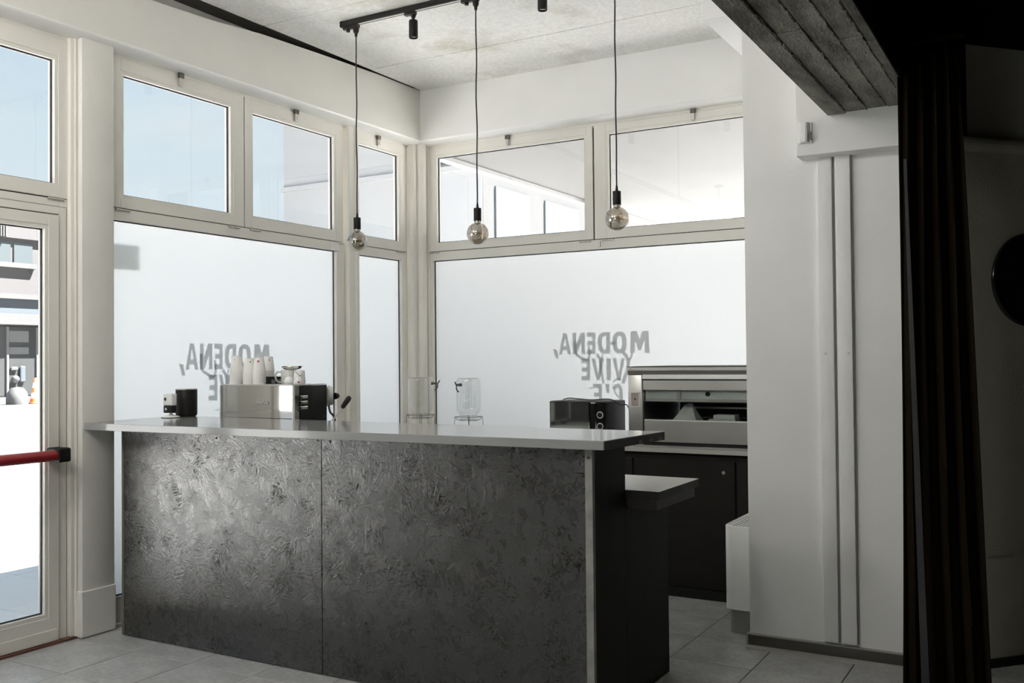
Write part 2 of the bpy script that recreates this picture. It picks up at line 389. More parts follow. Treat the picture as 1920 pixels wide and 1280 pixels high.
# left wall: deep lintel with a rounded lower edge, its top edge stepping away from the ceiling
def lintel_prof(face, back, zt, zr=3.185, zb=3.122, sgn=1):
    return [(back, zt), (face, zt), (face, 3.151), (back, 3.151)]
def edge_prof(face, back):
    sg = math.copysign(1, back-face); pts = [(back, 3.1505), (face - sg*0.002, 3.1505)]
    for k in range(0, 11):
        a = k/10*PI/2
        pts.append((face - sg*0.004 + sg*0.100*(1-math.cos(a)), 3.150 - 0.032*math.sin(a)))
    return pts + [(back, 3.118)]
wl = NB()
segs = [(-2.6, 3.43), (2.6, 3.435), (3.64, 3.442), (4.10, 3.462), (4.49, 3.497), (5.10, 3.522), (5.70, 3.541), (6.2834, 3.545)]
rings = []
for y, zt in segs:
    rings.append([wl.verts.new((p[0], y, p[1])) for p in lintel_prof(-4.40, -4.58, zt)])
for a, b in zip(rings, rings[1:]):
    n = len(a)
    for i in range(n): wl.faces.new([a[i], a[(i+1) % n], b[(i+1) % n], b[i]])
wl.faces.new(rings[0]); wl.faces.new(rings[-1][::-1])
wall_l = struct('wall_left', 'warm white lintel with rounded lower edge above the left windows', wl, plaster_w)
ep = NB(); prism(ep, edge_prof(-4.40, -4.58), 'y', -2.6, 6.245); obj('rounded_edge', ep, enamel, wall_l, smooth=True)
obj('lintel_core', box(NB(), -4.66, -4.581, -2.6, 6.40, 3.105, 3.62), plaster_w, wall_l)
obj('wall_end', box(NB(), -4.62, -4.46, -2.6, 1.05, 0, 3.12), mat('dark_grey_paint', (0.018, 0.017, 0.015), 0.8), wall_l)
wb = NB()
prism(wb, lintel_prof(6.22, 6.40, 3.62), 'x', -4.58, -1.375)
wbk = struct('wall_back', 'white lintel with rounded lower edge above the back windows', wb, plaster)
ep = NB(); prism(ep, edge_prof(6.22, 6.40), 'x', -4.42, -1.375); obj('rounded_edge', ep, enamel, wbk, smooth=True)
# pillar beside the door
pl = NB(); box(pl, -4.60, -4.44, 3.235, 3.432, 0.0, 3.14, 0.006)
p1 = struct('trim_1', 'grey-white pillar between glass door and first window', pl, plaster_w)
obj('base_block', box(NB(), -4.60, -4.431, 3.226, 3.434, 0.004, 0.243, 0.005), plaster_w, p1)
pl = NB(); box(pl, -4.60, -4.44, 1.05, 1.24, 0.0, 3.14, 0.006)
struct('trim_2', 'grey-white pillar on the near side of the glass doors', pl, plaster_w)
# upright mouldings: between the wide and narrow left windows, and in the corner
po = NB(); box(po, -4.57, -4.468, 5.425, 5.532, 0.0, 3.14, 0.012, 3)
cyl(po, (-4.474, 5.512, 0), (-4.474, 5.512, 3.14), 0.022, n=16)
struct('trim_3', 'cream upright post between wide and narrow left windows', po, frame_m)
po = NB(); box(po, -4.60, -4.44, 6.19, 6.42, 0, 3.14)
for (cx, cy, rr) in ((-4.475, 6.205, 0.036), (-4.425, 6.265, 0.040), (-4.405, 6.325, 0.022)):
    cyl(po, (cx, cy, 0), (cx, cy, 3.14), rr, n=24)
struct('trim_4', 'cream fluted corner post where both window walls meet', po, frame_m)
po = NB(); box(po, -4.565, -4.478, 3.196, 3.236, 0.012, 3.13, 0.006); cyl(po, (-4.482, 3.226, 0.012), (-4.482, 3.226, 3.13), 0.010, n=12)
struct('trim_5', 'cream moulded jamb between door frame and pillar', po, frame_m)

# right-hand wall / column with corbel and soffit box
wr = NB(); prism(wr, [(-1.38, 0.0), (-0.60, 0.0), (-0.60, 2.36), (-0.655, 2.36), (-0.655, 3.60), (-1.38, 3.60)], 'y', 4.71, 6.42)
wall_r = struct('wall_right', 'white plastered column wall right of the back window', wr, plaster)
cb = NB(); box(cb, -1.098, -0.640, 4.60, 4.715, 2.362, 3.60, 0.004)
obj('corbel', cb, plaster, wall_r)
obj('shade_sheet', box(NB(), -0.655, -0.650, 4.72, 6.42, 2.362, 3.60), shade_black, wall_r)  # black sheets paint shade over the white column's lit side faces
obj('shade_sheet', box(NB(), -0.640, -0.636, 4.60, 4.715, 2.362, 3.60), shade_black, wall_r)
obj('shade_sheet', box(NB(), -0.600, -0.596, 4.71, 6.42, 0.0, 2.36), shade_black, wall_r)
struct('trim_6', 'white soffit box high up behind the column', box(NB(), -1.737, -1.37, 5.18, 6.23, 3.30, 3.60, 0.003), plaster)
# two metal trunking strips on the column
for k, (a, b) in enumerate(((-1.020, -0.955), (-0.936, -0.872))):
    tr = NB(); box(tr, a, b, 4.682, 4.712, 0.085, 2.362, 0.003)
    t = struct('trim_%d' % (7+k), ('left' if k == 0 else 'right') + ' one of two upright grey-white cover strips on the column', tr, plaster)
    s = NB(); cyl(s, ((a+b)/2 + (-0.008 if k == 0 else 0.012), 4.683, 1.435), ((a+b)/2 + (-0.008 if k == 0 else 0.012), 4.677, 1.435), 0.007, 0.005, 10)
    obj('screw', s, metal_m, t, smooth=True)
    s = NB(); box(s, a-0.006, a, 4.690, 4.712, 0.085, 2.362); obj('side_lip', s, white_p, t)
    s = NB(); box(s, b, b+0.006, 4.700, 4.712, 0.085, 2.362); obj('shadow_joint', s, skirt_hi, t)
bb = NB(); box(bb, -1.386, -0.60, 4.694, 4.71, 0.0, 0.066, 0.002)
b1 = struct('baseboard_right', 'dark brown skirting with a pale lip along the column foot', bb, skirt_m)
obj('top_lip', box(NB(), -1.388, -0.60, 4.690, 4.71, 0.0662, 0.072), skirt_hi, b1)
s = NB(); prism(s, [(4.694, 0.0), (4.672, 0.0), (4.675, 0.010), (4.684, 0.016), (4.694, 0.018)], 'x', -1.39, -0.60); obj('foot_roll', s, skirt_hi, b1)
obj('end_lip', box(NB(), -1.392, -1.3865, 4.690, 4.74, 0.0, 0.072), skirt_hi, b1)

# board-marked concrete beam: the cast strips step in depth, with ragged fins between
bm_ = NB(); box(bm_, -0.953, -0.571, -2.6, 4.60, 2.575, 3.60)
beam = struct('trim_9', 'dark board-marked concrete beam running overhead to the corbel', bm_, beam_m)
xs_ = [-0.953, -0.868, -0.775, -0.690, -0.610, -0.571]
rnd = random.Random(3)
for k in range(5):
    y = -2.6
    cuts = [-2.6, 0.4 + rnd.random()*0.4, 2.2 + rnd.random()*0.3, 3.25 + rnd.random()*0.5, 4.60]
    for a, b in zip(cuts, cuts[1:]):
        z = 2.535 + rnd.uniform(0.0, 0.014)
        obj('board_mark', box(NB(), xs_[k]+0.0015, xs_[k+1]-0.0015, a+0.002, b-0.002, z, 2.58, 0.003, 1), beam_m, beam)
for k in range(1, 5):
    f = NB(); pts = []; y = 1.2
    while y < 4.58:
        pts.append((xs_[k] + rnd.uniform(-0.003, 0.003), y, 2.540 + rnd.uniform(-0.006, 0.006))); y += rnd.uniform(0.012, 0.03)
    tube(f, pts, [rnd.uniform(0.001, 0.005) for _ in pts], 5)
    obj('concrete_fin', f, beam_m, beam)
obj('beam_shade_sheet', box(NB(), -0.571, -0.566, -2.6, 4.60, 2.537, 3.60), shade_black, beam)  # black sheet paints the beam's right side as shaded

# dark room on the right
d2 = Vector((0.668, 0.744, 0)); P0 = Vector((-0.30, 4.95, 0)); nn = Vector((0.744, -0.668, 0))   # nn faces the camera
def slant(bm, s0, s1, z0, z1, t0, t1):
    q = []
    for t in (t0, t1):
        for s in (s0, s1): q.append(P0 + d2*s + nn*t)
    pts = [(q[0].x, q[0].y), (q[1].x, q[1].y), (q[3].x, q[3].y), (q[2].x, q[2].y)]
    return prism(bm, pts, 'z', z0, z1)
w2 = struct('wall_side', 'dim olive-grey wall of the dark room behind the curtain', slant(NB(), -0.29, 3.4, 0.0, 2.35, -0.15, 0.0), darkwall)
obj('recess_panel', slant(NB(), -0.29, 3.4, 2.35, 3.60, -0.17, -0.04), darkpanel, w2)
obj('recess_reveal', slant(NB(), -0.44, -0.125, 2.42, 3.60, -0.04, -0.005), shade_black, w2)
obj('recess_head', slant(NB(), -0.29, 3.4, 2.86, 3.60, -0.04, -0.004), shade_black, w2)
lip = NB()
for k in range(8):
    a0, a1 = k/8*PI - PI/2, (k+1)/8*PI - PI/2
    p = [P0 + d2*s + nn*(0.035*math.cos(a)) + Vector((0, 0, 2.384 + 0.034*math.sin(a))) for s in (-0.28, 3.4) for a in (a0, a1)]
    lip.faces.new([lip.verts.new(p[0]), lip.verts.new(p[2]), lip.verts.new(p[3]), lip.verts.new(p[1])])
obj('rounded_ledge', lip, darkwall, w2, smooth=True)
tb = struct('baseboard_side', 'black skirting along the dim olive-grey wall', slant(NB(), -0.26, 3.4, 0.0, 0.04, 0.0, 0.012), black_m)
tb = struct('trim_10', 'dark dado strip along the dim olive-grey wall', slant(NB(), -0.26, 3.4, 0.508, 0.540, 0.0, 0.008), darkpanel)
struct('wall_far', 'unlit end wall of the dark room', box(NB(), -0.6, 3.2, 7.3, 7.5, 0, 3.62), shade_black)
struct('wall_east', 'unlit far side wall of the dark room', box(NB(), 3.2, 3.4, -2.6, 7.5, 0, 3.62), shade_black)
wf = NB(); box(wf, -4.62, -2.46, -2.8, -2.6, 0, 3.62); box(wf, -0.9, 3.4, -2.8, -2.6, 0, 3.62); box(wf, -2.46, -0.9, -2.8, -2.6, 3.1, 3.62); box(wf, -2.46, -0.9, -2.8, -2.6, 0, 0.12)
struct('wall_front', 'dark grey wall with an added window behind the viewer', wf, MATS['dark_grey_paint'])

# ------------------------------------------------------------------ windows
def LB(bm, u0, u1, z0, z1, d0, d1, bev=0.0):   # left wall: u along y, d outwards
    return box(bm, XL - d1, XL - d0, u0, u1, z0, z1, bev)
def BB(bm, u0, u1, z0, z1, d0, d1, bev=0.0):   # back wall: u along x, d outwards
    return box(bm, u0, u1, YB + d0, YB + d1, z0, z1, bev)
def ring(F, bm, u0, u1, z0, z1, g, d0, d1, bev=0.0):
    a, b, c, d = g
    F(bm, u0, a, z0, z1, d0, d1, bev); F(bm, b, u1, z0, z1, d0, d1, bev)
    F(bm, a, b, z0, c, d0, d1, bev); F(bm, a, b, d, z1, d0, d1, bev)
    return bm
def grow(g, t): return (g[0]-t, g[1]+t, g[2]-t, g[3]+t)
def glazed(root, F, u0, u1, z0, z1, g, glass, fname='sash_frame', d0=0.0, d1=0.060, bead=True):
    fr = NB()
    if bead:
        ring(F, fr, u0, u1, z0, z1, grow(g, 0.020), d0, d1, 0.002)
        ring(F, fr, *grow(g, 0.0205), g, d0 + 0.003, d1 - 0.004, 0.0015)
    else:
        ring(F, fr, u0, u1, z0, z1, g, d0, d1, 0.002)
    o = obj(fname, fr, frame_m, root)
    ga = NB(); ring(F, ga, *grow(g, 0.0005), grow(g, -0.006), d0 + 0.024, d0 + 0.034)
    obj('gasket', ga, gasket_m, root)
    pn = NB()
    if glass is frost_m:
        if F is LB: vs = [(XL - d0 - 0.030, g[0], g[2]), (XL - d0 - 0.030, g[1], g[2]), (XL - d0 - 0.030, g[1], g[3]), (XL - d0 - 0.030, g[0], g[3])]
        else: vs = [(g[0], YB + d0 + 0.030, g[2]), (g[1], YB + d0 + 0.030, g[2]), (g[1], YB + d0 + 0.030, g[3]), (g[0], YB + d0 + 0.030, g[3])]
        pn.faces.new([pn.verts.new(v) for v in vs])
        obj('frosted_pane', pn, glass, root, label='milky frosted pane')
    else:
        F(pn, g[0], g[1], g[2], g[3], d0 + 0.027, d0 + 0.031)
        obj('glass_pane', pn, glass, root)
    return o
def hinge(root, F, u, z):
    h = NB()
    if F is LB:
        cyl(h, (XL + 0.004, u - 0.045, z), (XL + 0.004, u - 0.001, z), 0.0065, n=10); cyl(h, (XL + 0.004, u + 0.001, z), (XL + 0.004, u + 0.045, z), 0.0065, n=10)
    else:
        cyl(h, (u - 0.045, YB - 0.004, z), (u - 0.001, YB - 0.004, z), 0.0065, n=10); cyl(h, (u + 0.001, YB - 0.004, z), (u + 0.045, YB - 0.004, z), 0.0065, n=10)
    obj('hinge', h, metal_m, root, smooth=True)
def latch(root, F, u):
    b = NB(); F(b, u - 0.017, u + 0.017, 3.088, 3.120, -0.020, 0.0, 0.003); o = obj('latch', b, darkmetal, root)
    b = NB(); F(b, u - 0.012, u + 0.012, 3.040, 3.092, -0.016, 0.0, 0.004); obj('latch_tongue', b, metal_m, o)
def groove(root, F, u0, u1, z0, z1):
    g = NB(); F(g, u0, u1, z0, z1, 0.012, 0.03); obj('shadow_gap', g, groove_m, root)

w1 = struct('window_1', 'left wall top-hung window nearest the door, open sky behind', loc=(XL, 3.9, 2.27))
glazed(w1, LB, 3.43, 4.437, 2.273, 3.100, (3.542, 4.328, 2.346, 3.012), clear_g); latch(w1, LB, 3.93); hinge(w1, LB, 3.53, 2.262); hinge(w1, LB, 4.35, 2.262)
w2_ = struct('window_2', 'left wall top-hung window second from the door', loc=(XL, 4.9, 2.27))
glazed(w2_, LB, 4.447, 5.400, 2.273, 3.100, (4.518, 5.303, 2.350, 3.013), clear_g); latch(w2_, LB, 4.908); hinge(w2_, LB, 4.53, 2.262); hinge(w2_, LB, 5.34, 2.262)
w3 = struct('window_3', 'narrow top-hung window beside the corner post', loc=(XL, 5.85, 2.27))
glazed(w3, LB, 5.535, 6.172, 2.273, 3.100, (5.580, 6.070, 2.348, 3.017), clear_g); latch(w3, LB, 5.806); hinge(w3, LB, 6.08, 2.262)
w4 = struct('window_4', 'wide frosted lower pane of the left wall with mirrored grey lettering', loc=(XL, 4.4, 0.1))
glazed(w4, LB, 3.43, 5.412, 0.010, 2.268, (3.440, 5.322, 0.152, 2.205), frost_m, 'window_frame', bead=False)
b = NB(); LB(b, 5.270, 5.345, 2.205, 2.262, -0.008, 0.0, 0.002); obj('corner_bracket', b, white_p, w4)
w5 = struct('window_5', 'narrow frosted lower pane beside the corner post', loc=(XL, 5.8, 0.1))
glazed(w5, LB, 5.470, 6.172, 0.010, 2.268, (5.527, 6.098, 0.152, 2.203), frost_m, 'window_frame', bead=False)
w6 = struct('window_6', 'back wall top-hung window left of the sash joint', loc=(-3.7, YB, 2.27))
glazed(w6, BB, -4.395, -2.957, 2.281, 3.100, (-4.316, -3.026, 2.349, 3.024), clear_g); latch(w6, BB, -3.66); hinge(w6, BB, -4.34, 2.270); hinge(w6, BB, -3.02, 2.270)
w7 = struct('window_7', 'back wall top-hung window next to the white column', loc=(-2.2, YB, 2.27))
glazed(w7, BB, -2.945, -1.500, 2.281, 3.100, (-2.832, -1.58, 2.349, 3.028), clear_g); latch(w7, BB, -2.195); hinge(w7, BB, -2.84, 2.270)
w8 = struct('window_8', 'large frosted lower pane of the back wall with mirrored grey lettering', loc=(-2.9, YB, 0.1))
glazed(w8, BB, -4.42, -1.37, 0.010, 2.276, (-4.357, -1.45, 0.152, 2.208), frost_m, 'window_frame', bead=False)
b = NB(); BB(b, -2.915, -2.900, 2.222, 2.262, -0.010, 0.0, 0.002); obj('small_catch', b, metal_m, w8)
for root, F, u0, u1 in ((w1, LB, 4.436, 4.448),): groove(root, F, u0, u1, 2.26, 3.09)
groove(w6, BB, -2.958, -2.944, 2.275, 3.09)
for root, F, u0, u1, z in ((w1, LB, 3.43, 4.44, 2.270), (w2_, LB, 4.44, 5.405, 2.270), (w3, LB, 5.535, 6.172, 2.270), (w6, BB, -4.395, -2.95, 2.278), (w7, BB, -2.95, -1.4, 2.278)):
    groove(root, F, u0, u1, z - 0.003, z + 0.004)
hd = NB(); LB(hd, 2.2, 6.2, 3.101, 3.135, 0.004, 0.06); BB(hd, -4.45, -1.37, 3.101, 3.135, 0.004, 0.06)
struct('trim_11', 'cream head strip of the window frames under the lintels', hd, frame_m)

# lettering, set on the outer face, so it reads mirrored from inside; plus the line figure drawn over it
def glyph(ch):
    def arc(x0, x1, a0, a1, n=14, ex=0.62):
        out = []
        for k in range(n + 1):
            a = a0 + (a1-a0)*k/n; c, q = math.cos(a), math.sin(a)
            out.append((x0 + (x1-x0)*(0.5 + 0.5*math.copysign(abs(c)**ex, c)), 0.5 + 0.5*math.copysign(abs(q)**ex, q)))
        return out
    def strip(o, n): return [[o[k], o[k+1], n[k+1], n[k]] for k in range(len(o)-1)]
    if ch == 'M': return [[(0, 0), (0.06, 1), (0.27, 1), (0.25, 0)], [(0.75, 0), (0.73, 1), (0.94, 1), (1, 0)], [(0.262, 0.6), (0.27, 1), (0.36, 1), (0.5, 0.62), (0.5, 0.12), (0.43, 0.12)], [(0.5, 0.12), (0.5, 0.62), (0.64, 1), (0.73, 1), (0.738, 0.6), (0.57, 0.12)]]
    if ch == 'O':
        o = arc(0, 1, 0, 2*PI, 32, 0.8); n = [(0.5 + (x-0.5)*0.36, 0.5 + (y-0.5)*0.62) for x, y in o]; return strip(o, n)
    if ch == 'D':
        o = [(0.32, 0)] + [(x, y) for x, y in arc(-0.2, 1, -PI/2, PI/2, 16, 0.75) if x > 0.33] + [(0.32, 1)]
        n = [(0.32 + max(0, (x-0.32))*0.50, 0.5 + (y-0.5)*0.62) for x, y in o]; return [[(0, 0), (0.32, 0), (0.32, 0.19), (0.32, 0.81), (0.32, 1), (0, 1)]] + strip(o, n)
    if ch == 'C':
        o = arc(0, 1, 0.62, 2*PI-0.62, 26, 0.8); n = [(0.5 + (x-0.5)*0.36, 0.5 + (y-0.5)*0.62) for x, y in o]; return strip(o, n)
    if ch == 'E': return [[(0, 0), (0.38, 0), (0.38, 0.2), (0.38, 0.41), (0.38, 0.6), (0.38, 0.8), (0.38, 1), (0, 1)], [(0.38, 0), (1, 0), (1, 0.2), (0.38, 0.2)], [(0.38, 0.41), (0.92, 0.41), (0.92, 0.6), (0.38, 0.6)], [(0.38, 0.8), (1, 0.8), (1, 1), (0.38, 1)]]
    if ch == 'N': return [[(0, 0), (0.29, 0), (0.29, 0.55), (0.29, 1), (0, 1)], [(0.71, 0), (1, 0), (1, 1), (0.71, 1), (0.71, 0.45)], [(0.29, 0.55), (0.29, 1), (0.34, 1), (0.71, 0.45), (0.71, 0), (0.66, 0)]]
    if ch == 'A': return [[(0, 0), (0.27, 0), (0.32, 0.20), (0.38, 0.40), (0.5, 0.80), (0.35, 1)], [(1, 0), (0.65, 1), (0.5, 0.80), (0.62, 0.40), (0.68, 0.20), (0.73, 0)], [(0.32, 0.20), (0.68, 0.20), (0.62, 0.40), (0.38, 0.40)], [(0.35, 1), (0.5, 0.80), (0.65, 1)]]
    if ch == 'V': return [[(0, 1), (0.29, 1), (0.5, 0.30), (0.38, 0)], [(0.71, 1), (1, 1), (0.62, 0), (0.5, 0.30)], [(0.38, 0), (0.5, 0.30), (0.62, 0)]]
    if ch == 'I': return [[(0, 0), (1, 0), (1, 1), (0, 1)]]
    return [[(0.1, 1), (0.95, 1), (0.65, 0.58), (0.05, 0.58)]]
def lettering(root, F, M_u, A_u, z_top, dz):
    d = 0.0014
    if F is LB: P = lambda u, z, k: (XL - 0.030 - d - k, u, z)
    else: P = lambda u, z, k: (u, YB + 0.030 + d + k, z)
    sgn = 1 if M_u < A_u else -1
    wtot = abs(A_u - M_u)
    W1, H1 = wtot, 0.156
    spots = (('M', 0.0, 0.210, 0.0), ('O', 0.243, 0.397, 0.0), ('D', 0.423, 0.559, 0.0), ('E', 0.585, 0.680, 0.0), ('N', 0.702, 0.842, 0.0), ('A', 0.860, 1.0, 0.0),
             ('V', 0.265, 0.397, 0.190), ('I', 0.417, 0.465, 0.190), ('V', 0.489, 0.629, 0.190), ('E', 0.647, 0.746, 0.190),
             ('C', 0.290, 0.412, 0.372), ("'", 0.434, 0.485, 0.372), ('E', 0.518, 0.614, 0.372))
    for ch, a0, a1, zo in spots:
        lm = NB()
        for q in glyph(ch):
            lm.faces.new([lm.verts.new(P(M_u + sgn*W1*(a0 + (a1-a0)*x), z_top - zo - H1 + H1*y + dz*W1*a0, 0.0)) for x, y in q])
        bmesh.ops.remove_doubles(lm, verts=lm.verts[:], dist=1e-5)
        obj('letter', lm, vinyl_m, root)
    c = NB()
    def pl(*q):
        vs = [c.verts.new(P(M_u + sgn*a, z_top - b, 0.0)) for a, b in q]; c.faces.new(vs)
    pl((wtot+0.015, 0.125), (wtot+0.050, 0.118), (wtot+0.025, 0.190), (wtot+0.003, 0.190))
    obj('comma', c, vinyl_m, root)
    L = NB()
    def stroke(pts, w):
        pts = smooth_path([(a, b, 0) for a, b in pts], 5)
        l = []; rgt = []
        for i, p in enumerate(pts):
            t = (pts[min(i+1, len(pts)-1)] - pts[max(i-1, 0)]).normalized(); nrm = Vector((-t.y, t.x, 0))*w/2
            l.append(p + nrm); rgt.append(p - nrm)
        lv = [L.verts.new(P(M_u + sgn*p.x, z_top - p.y, 0.001)) for p in l]; rv = [L.verts.new(P(M_u + sgn*p.x, z_top - p.y, 0.001)) for p in rgt]
        for i in range(len(lv)-1): L.faces.new([lv[i], lv[i+1], rv[i+1], rv[i]])
    stroke([(0.58, 0.06), (0.575, 0.15), (0.53, 0.185), (0.48, 0.20), (0.465, 0.16), (0.47, 0.10)], 0.018)
    stroke([(0.41, 0.16), (0.385, 0.19), (0.38, 0.215), (0.375, 0.27), (0.365, 0.33), (0.355, 0.37)], 0.020)
    stroke([(0.36, 0.16), (0.375, 0.21), (0.385, 0.22)], 0.012)
    stroke([(0.20, 0.15), (0.17, 0.19), (0.165, 0.26), (0.195, 0.34), (0.205, 0.37)], 0.026)
    stroke([(0.13, 0.16), (0.15, 0.20), (0.165, 0.22)], 0.016)
    stroke([(0.28, 0.36), (0.25, 0.34), (0.22, 0.345)], 0.014)
    stroke([(0.28, 0.40), (0.265, 0.44), (0.235, 0.47)], 0.010)
    stroke([(0.26, 0.08), (0.30, 0.085)], 0.020)
    stroke([(0.47, 0.405), (0.44, 0.405)], 0.010)
    obj('line_figure', L, vinyl_m, root)
lettering(w8, BB, -2.545, -3.259, 1.613, -0.006)
lettering(w4, LB, 4.690, 3.992, 1.533, 0.0)
st = NB(); box(st, XL - 0.050, XL - 0.049, 3.36, 3.663, 1.928, 2.066); obj('sticker', st, sticker_m, w4, label='olive square sticker on the pane')

# glass doors and their fanlights
def door_leaf(root, u0, u1, g, hinge_side):
    glazed(root, LB, u0, u1, 0.012, 2.183, g, clear_g, 'door_leaf', d0=-0.010, d1=0.050)
    k = NB(); LB(k, u0 + 0.02, u1 - 0.012, 0.015, 0.075, -0.016, -0.010, 0.002); obj('bottom_rail', k, frame_m, root)
dr = struct('door_1', 'glazed door with red push bar at left of the counter', loc=(XL, 2.7, 0))
door_leaf(dr, 2.200, 3.138, (2.290, 3.060, 0.158, 2.107), 1)
f = NB(); LB(f, 3.146, 3.197, 0.012, 2.270, 0.0, 0.06, 0.002); LB(f, 1.2, 3.146, 2.190, 2.268, 0.0, 0.06, 0.002); obj('door_frame', f, frame_m, dr)
gq = NB(); LB(gq, 3.138, 3.147, 0.012, 2.19, 0.010, 0.03); LB(gq, 2.2, 3.147, 2.183, 2.191, 0.010, 0.03); LB(gq, 1.2, 3.19, 2.268, 2.275, 0.012, 0.03); obj('shadow_gap', gq, groove_m, dr)
gq = NB(); LB(gq, 1.3, 3.186, 2.2285, 2.2305, -0.001, 0.01); LB(gq, 3.186, 3.188, 0.02, 2.2305, -0.001, 0.01); obj('frame_line', gq, darkmetal, dr)
pb = NB(); cyl(pb, (XL + 0.085, 2.27, 0.960), (XL + 0.085, 3.080, 0.960), 0.0275, n=20); o = obj('push_bar', pb, red_m, dr, smooth=True, label='red push bar')
for u in (2.27, 3.075):
    e_ = NB(); LB(e_, u - 0.012, u + 0.058, 0.925, 0.997, -0.118, -0.010, 0.010); obj('bar_end', e_, black_m, dr)
sill = NB(); LB(sill, 1.2, 3.235, 0.0, 0.012, -0.03, 0.08, 0.002); obj('threshold', sill, mat('red_brown_threshold', (0.12, 0.05, 0.035), 0.7), dr)
dr2 = struct('door_2', 'second glazed door leaf left of the red push bar door', loc=(XL, 1.7, 0))
door_leaf(dr2, 1.250, 2.190, (1.330, 2.100, 0.158, 2.107), 1)
w9 = struct('window_9', 'top-hung fanlight above the glazed door', loc=(XL, 2.7, 2.27))
glazed(w9, LB, 2.200, 3.200, 2.275, 3.100, (2.290, 3.122, 2.347, 2.988), clear_g); hinge(w9, LB, 3.125, 2.266); hinge(w9, LB, 2.30, 2.266)
w10 = struct('window_10', 'top-hung fanlight above the second door leaf', loc=(XL, 1.7, 2.27))
glazed(w10, LB, 1.250, 2.190, 2.275, 3.100, (1.330, 2.100, 2.347, 2.988), clear_g)

w12 = struct('window_11', 'added unseen window behind the viewer for more daylight', loc=(-1.7, -2.7, 0.1))  # unseen window added to let daylight onto the column, lintel and ceiling
fr = NB()
for u in (-2.46, -1.71, -0.96): box(fr, u, u + 0.06, -2.74, -2.66, 0.12, 3.10)
box(fr, -2.40, -0.96, -2.74, -2.66, 0.12, 0.20); box(fr, -2.40, -0.96, -2.74, -2.66, 3.02, 3.10)
obj('window_frame', fr, frame_m, w12)
for u in (-2.40, -1.65): obj('glass_pane', box(NB(), u, u + 0.69, -2.702, -2.698, 0.20, 3.02), clear_g, w12)

# ------------------------------------------------------------------ bar counter
ct = thing('bar_counter', 'dark painted strand-board bar counter with pale end strip', 'counter', (-2.95, 3.5, 0))
obj('front_panel', box(NB(), -4.297, -2.9535, 3.380, 3.398, 0.004, 1.074, 0.001, 1), osb_m, ct)
obj('front_panel', box(NB(), -2.9505, -1.627, 3.380, 3.398, 0.004, 1.074, 0.001, 1), osb_m, ct)
obj('end_strip', box(NB(), -1.626, -1.594, 3.376, 3.398, 0.004, 1.074, 0.001, 1), strip_m, ct, label='pale bare timber end strip')
obj('end_strip', box(NB(), -4.316, -4.298, 3.378, 3.398, 0.004, 1.074, 0.001, 1), stripd_m, ct, label='dark green-grey end strip')
obj('side_panel', box(NB(), -1.612, -1.594, 3.3985, 3.690, 0.004, 1.074), panel_dark, ct)
obj('side_panel', box(NB(), -4.314, -4.298, 3.3985, 3.690, 0.004, 1.074), panel_dark, ct)
obj('back_panel', box(NB(), -4.297, -1.613, 3.672, 3.690, 0.004, 1.074), panel_dark, ct)
for (sx, sz, rr) in ((-1.610, 1.040, 0.0055), (-2.972, 1.060, 0.006), (-2.90, 1.058, 0.006), (-3.62, 1.050, 0.005), (-2.10, 1.055, 0.005), (-2.975, 0.150, 0.007), (-2.93, 0.142, 0.005)):
    s = NB(); cyl(s, (sx, 3.3765 if sx > -1.62 else 3.381, sz), (sx, 3.374 if sx > -1.62 else 3.378, sz), rr, n=10); obj('screw', s, groove_m, ct)
tp = NB(); prism(tp, [(-4.438, 3.246), (-1.522, 3.325), (-1.490, 3.868), (-4.494, 3.922), (-4.494, 3.437), (-4.438, 3.437)], 'z', 1.0755, 1.111)
bmesh.ops.bevel(tp, geom=list(tp.edges), offset=0.0015, segments=1, affect='EDGES')
top = obj('countertop', tp, slab_m); tag(top, 'long light grey countertop on the strand-board counter', 'countertop')
eg = NB(); prism(eg, [(-1.5215, 3.3255), (-1.5190, 3.3255), (-1.4870, 3.8655), (-1.4895, 3.8655)], 'z', 1.0760, 1.1095); obj('edge_band', eg, edge_m, top, label='unfinished dark end edge')
worn = mat('worn_edge_patch', (0.10, 0.095, 0.075), 0.7)
for yy, w_ in ((3.62, 0.03), (3.72, 0.03), (3.80, 0.04)):
    eg = NB(); x = -1.519 + (yy-3.3255)/0.54*0.032; prism(eg, [(x-0.002, yy), (x+0.0006, yy), (x+0.0006+w_*0.059, yy+w_), (x-0.002+w_*0.059, yy+w_)], 'z', 1.0775, 1.092)
    obj('edge_patch', eg, worn, top)

# low work table behind the counter
wt = thing('work_table', 'low black work table with white top behind the counter', 'table', (-2.9, 3.94, 0))
tt = NB(); box(tt, -4.40, -1.448, 3.695, 4.178, 0.846, 0.880, 0.001, 1); obj('table_top', tt, mat('white_laminate', (0.90, 0.895, 0.87), 0.22, spec=0.9), wt)
obj('edge_band', box(NB(), -1.4479, -1.446, 3.695, 4.178, 0.8465, 0.8792), edge_m, wt)
obj('edge_band', box(NB(), -1.61, -1.447, 3.6925, 3.6949, 0.8465, 0.8792), edge_m, wt)
obj('under_rail', box(NB(), -4.38, -1.466, 3.715, 4.170, 0.800, 0.8458), mat('dark_rail', (0.035, 0.03, 0.025), 0.6), wt)
obj('side_panel', box(NB(), -1.612, -1.594, 3.6925, 4.170, 0.004, 0.7998), panel_dark, wt)
obj('side_panel', box(NB(), -4.30, -4.282, 3.6925, 4.170, 0.004, 0.7998), panel_dark, wt)
obj('shelf', box(NB(), -4.281, -1.613, 3.6925, 4.150, 0.30, 0.318), panel_dark, wt)

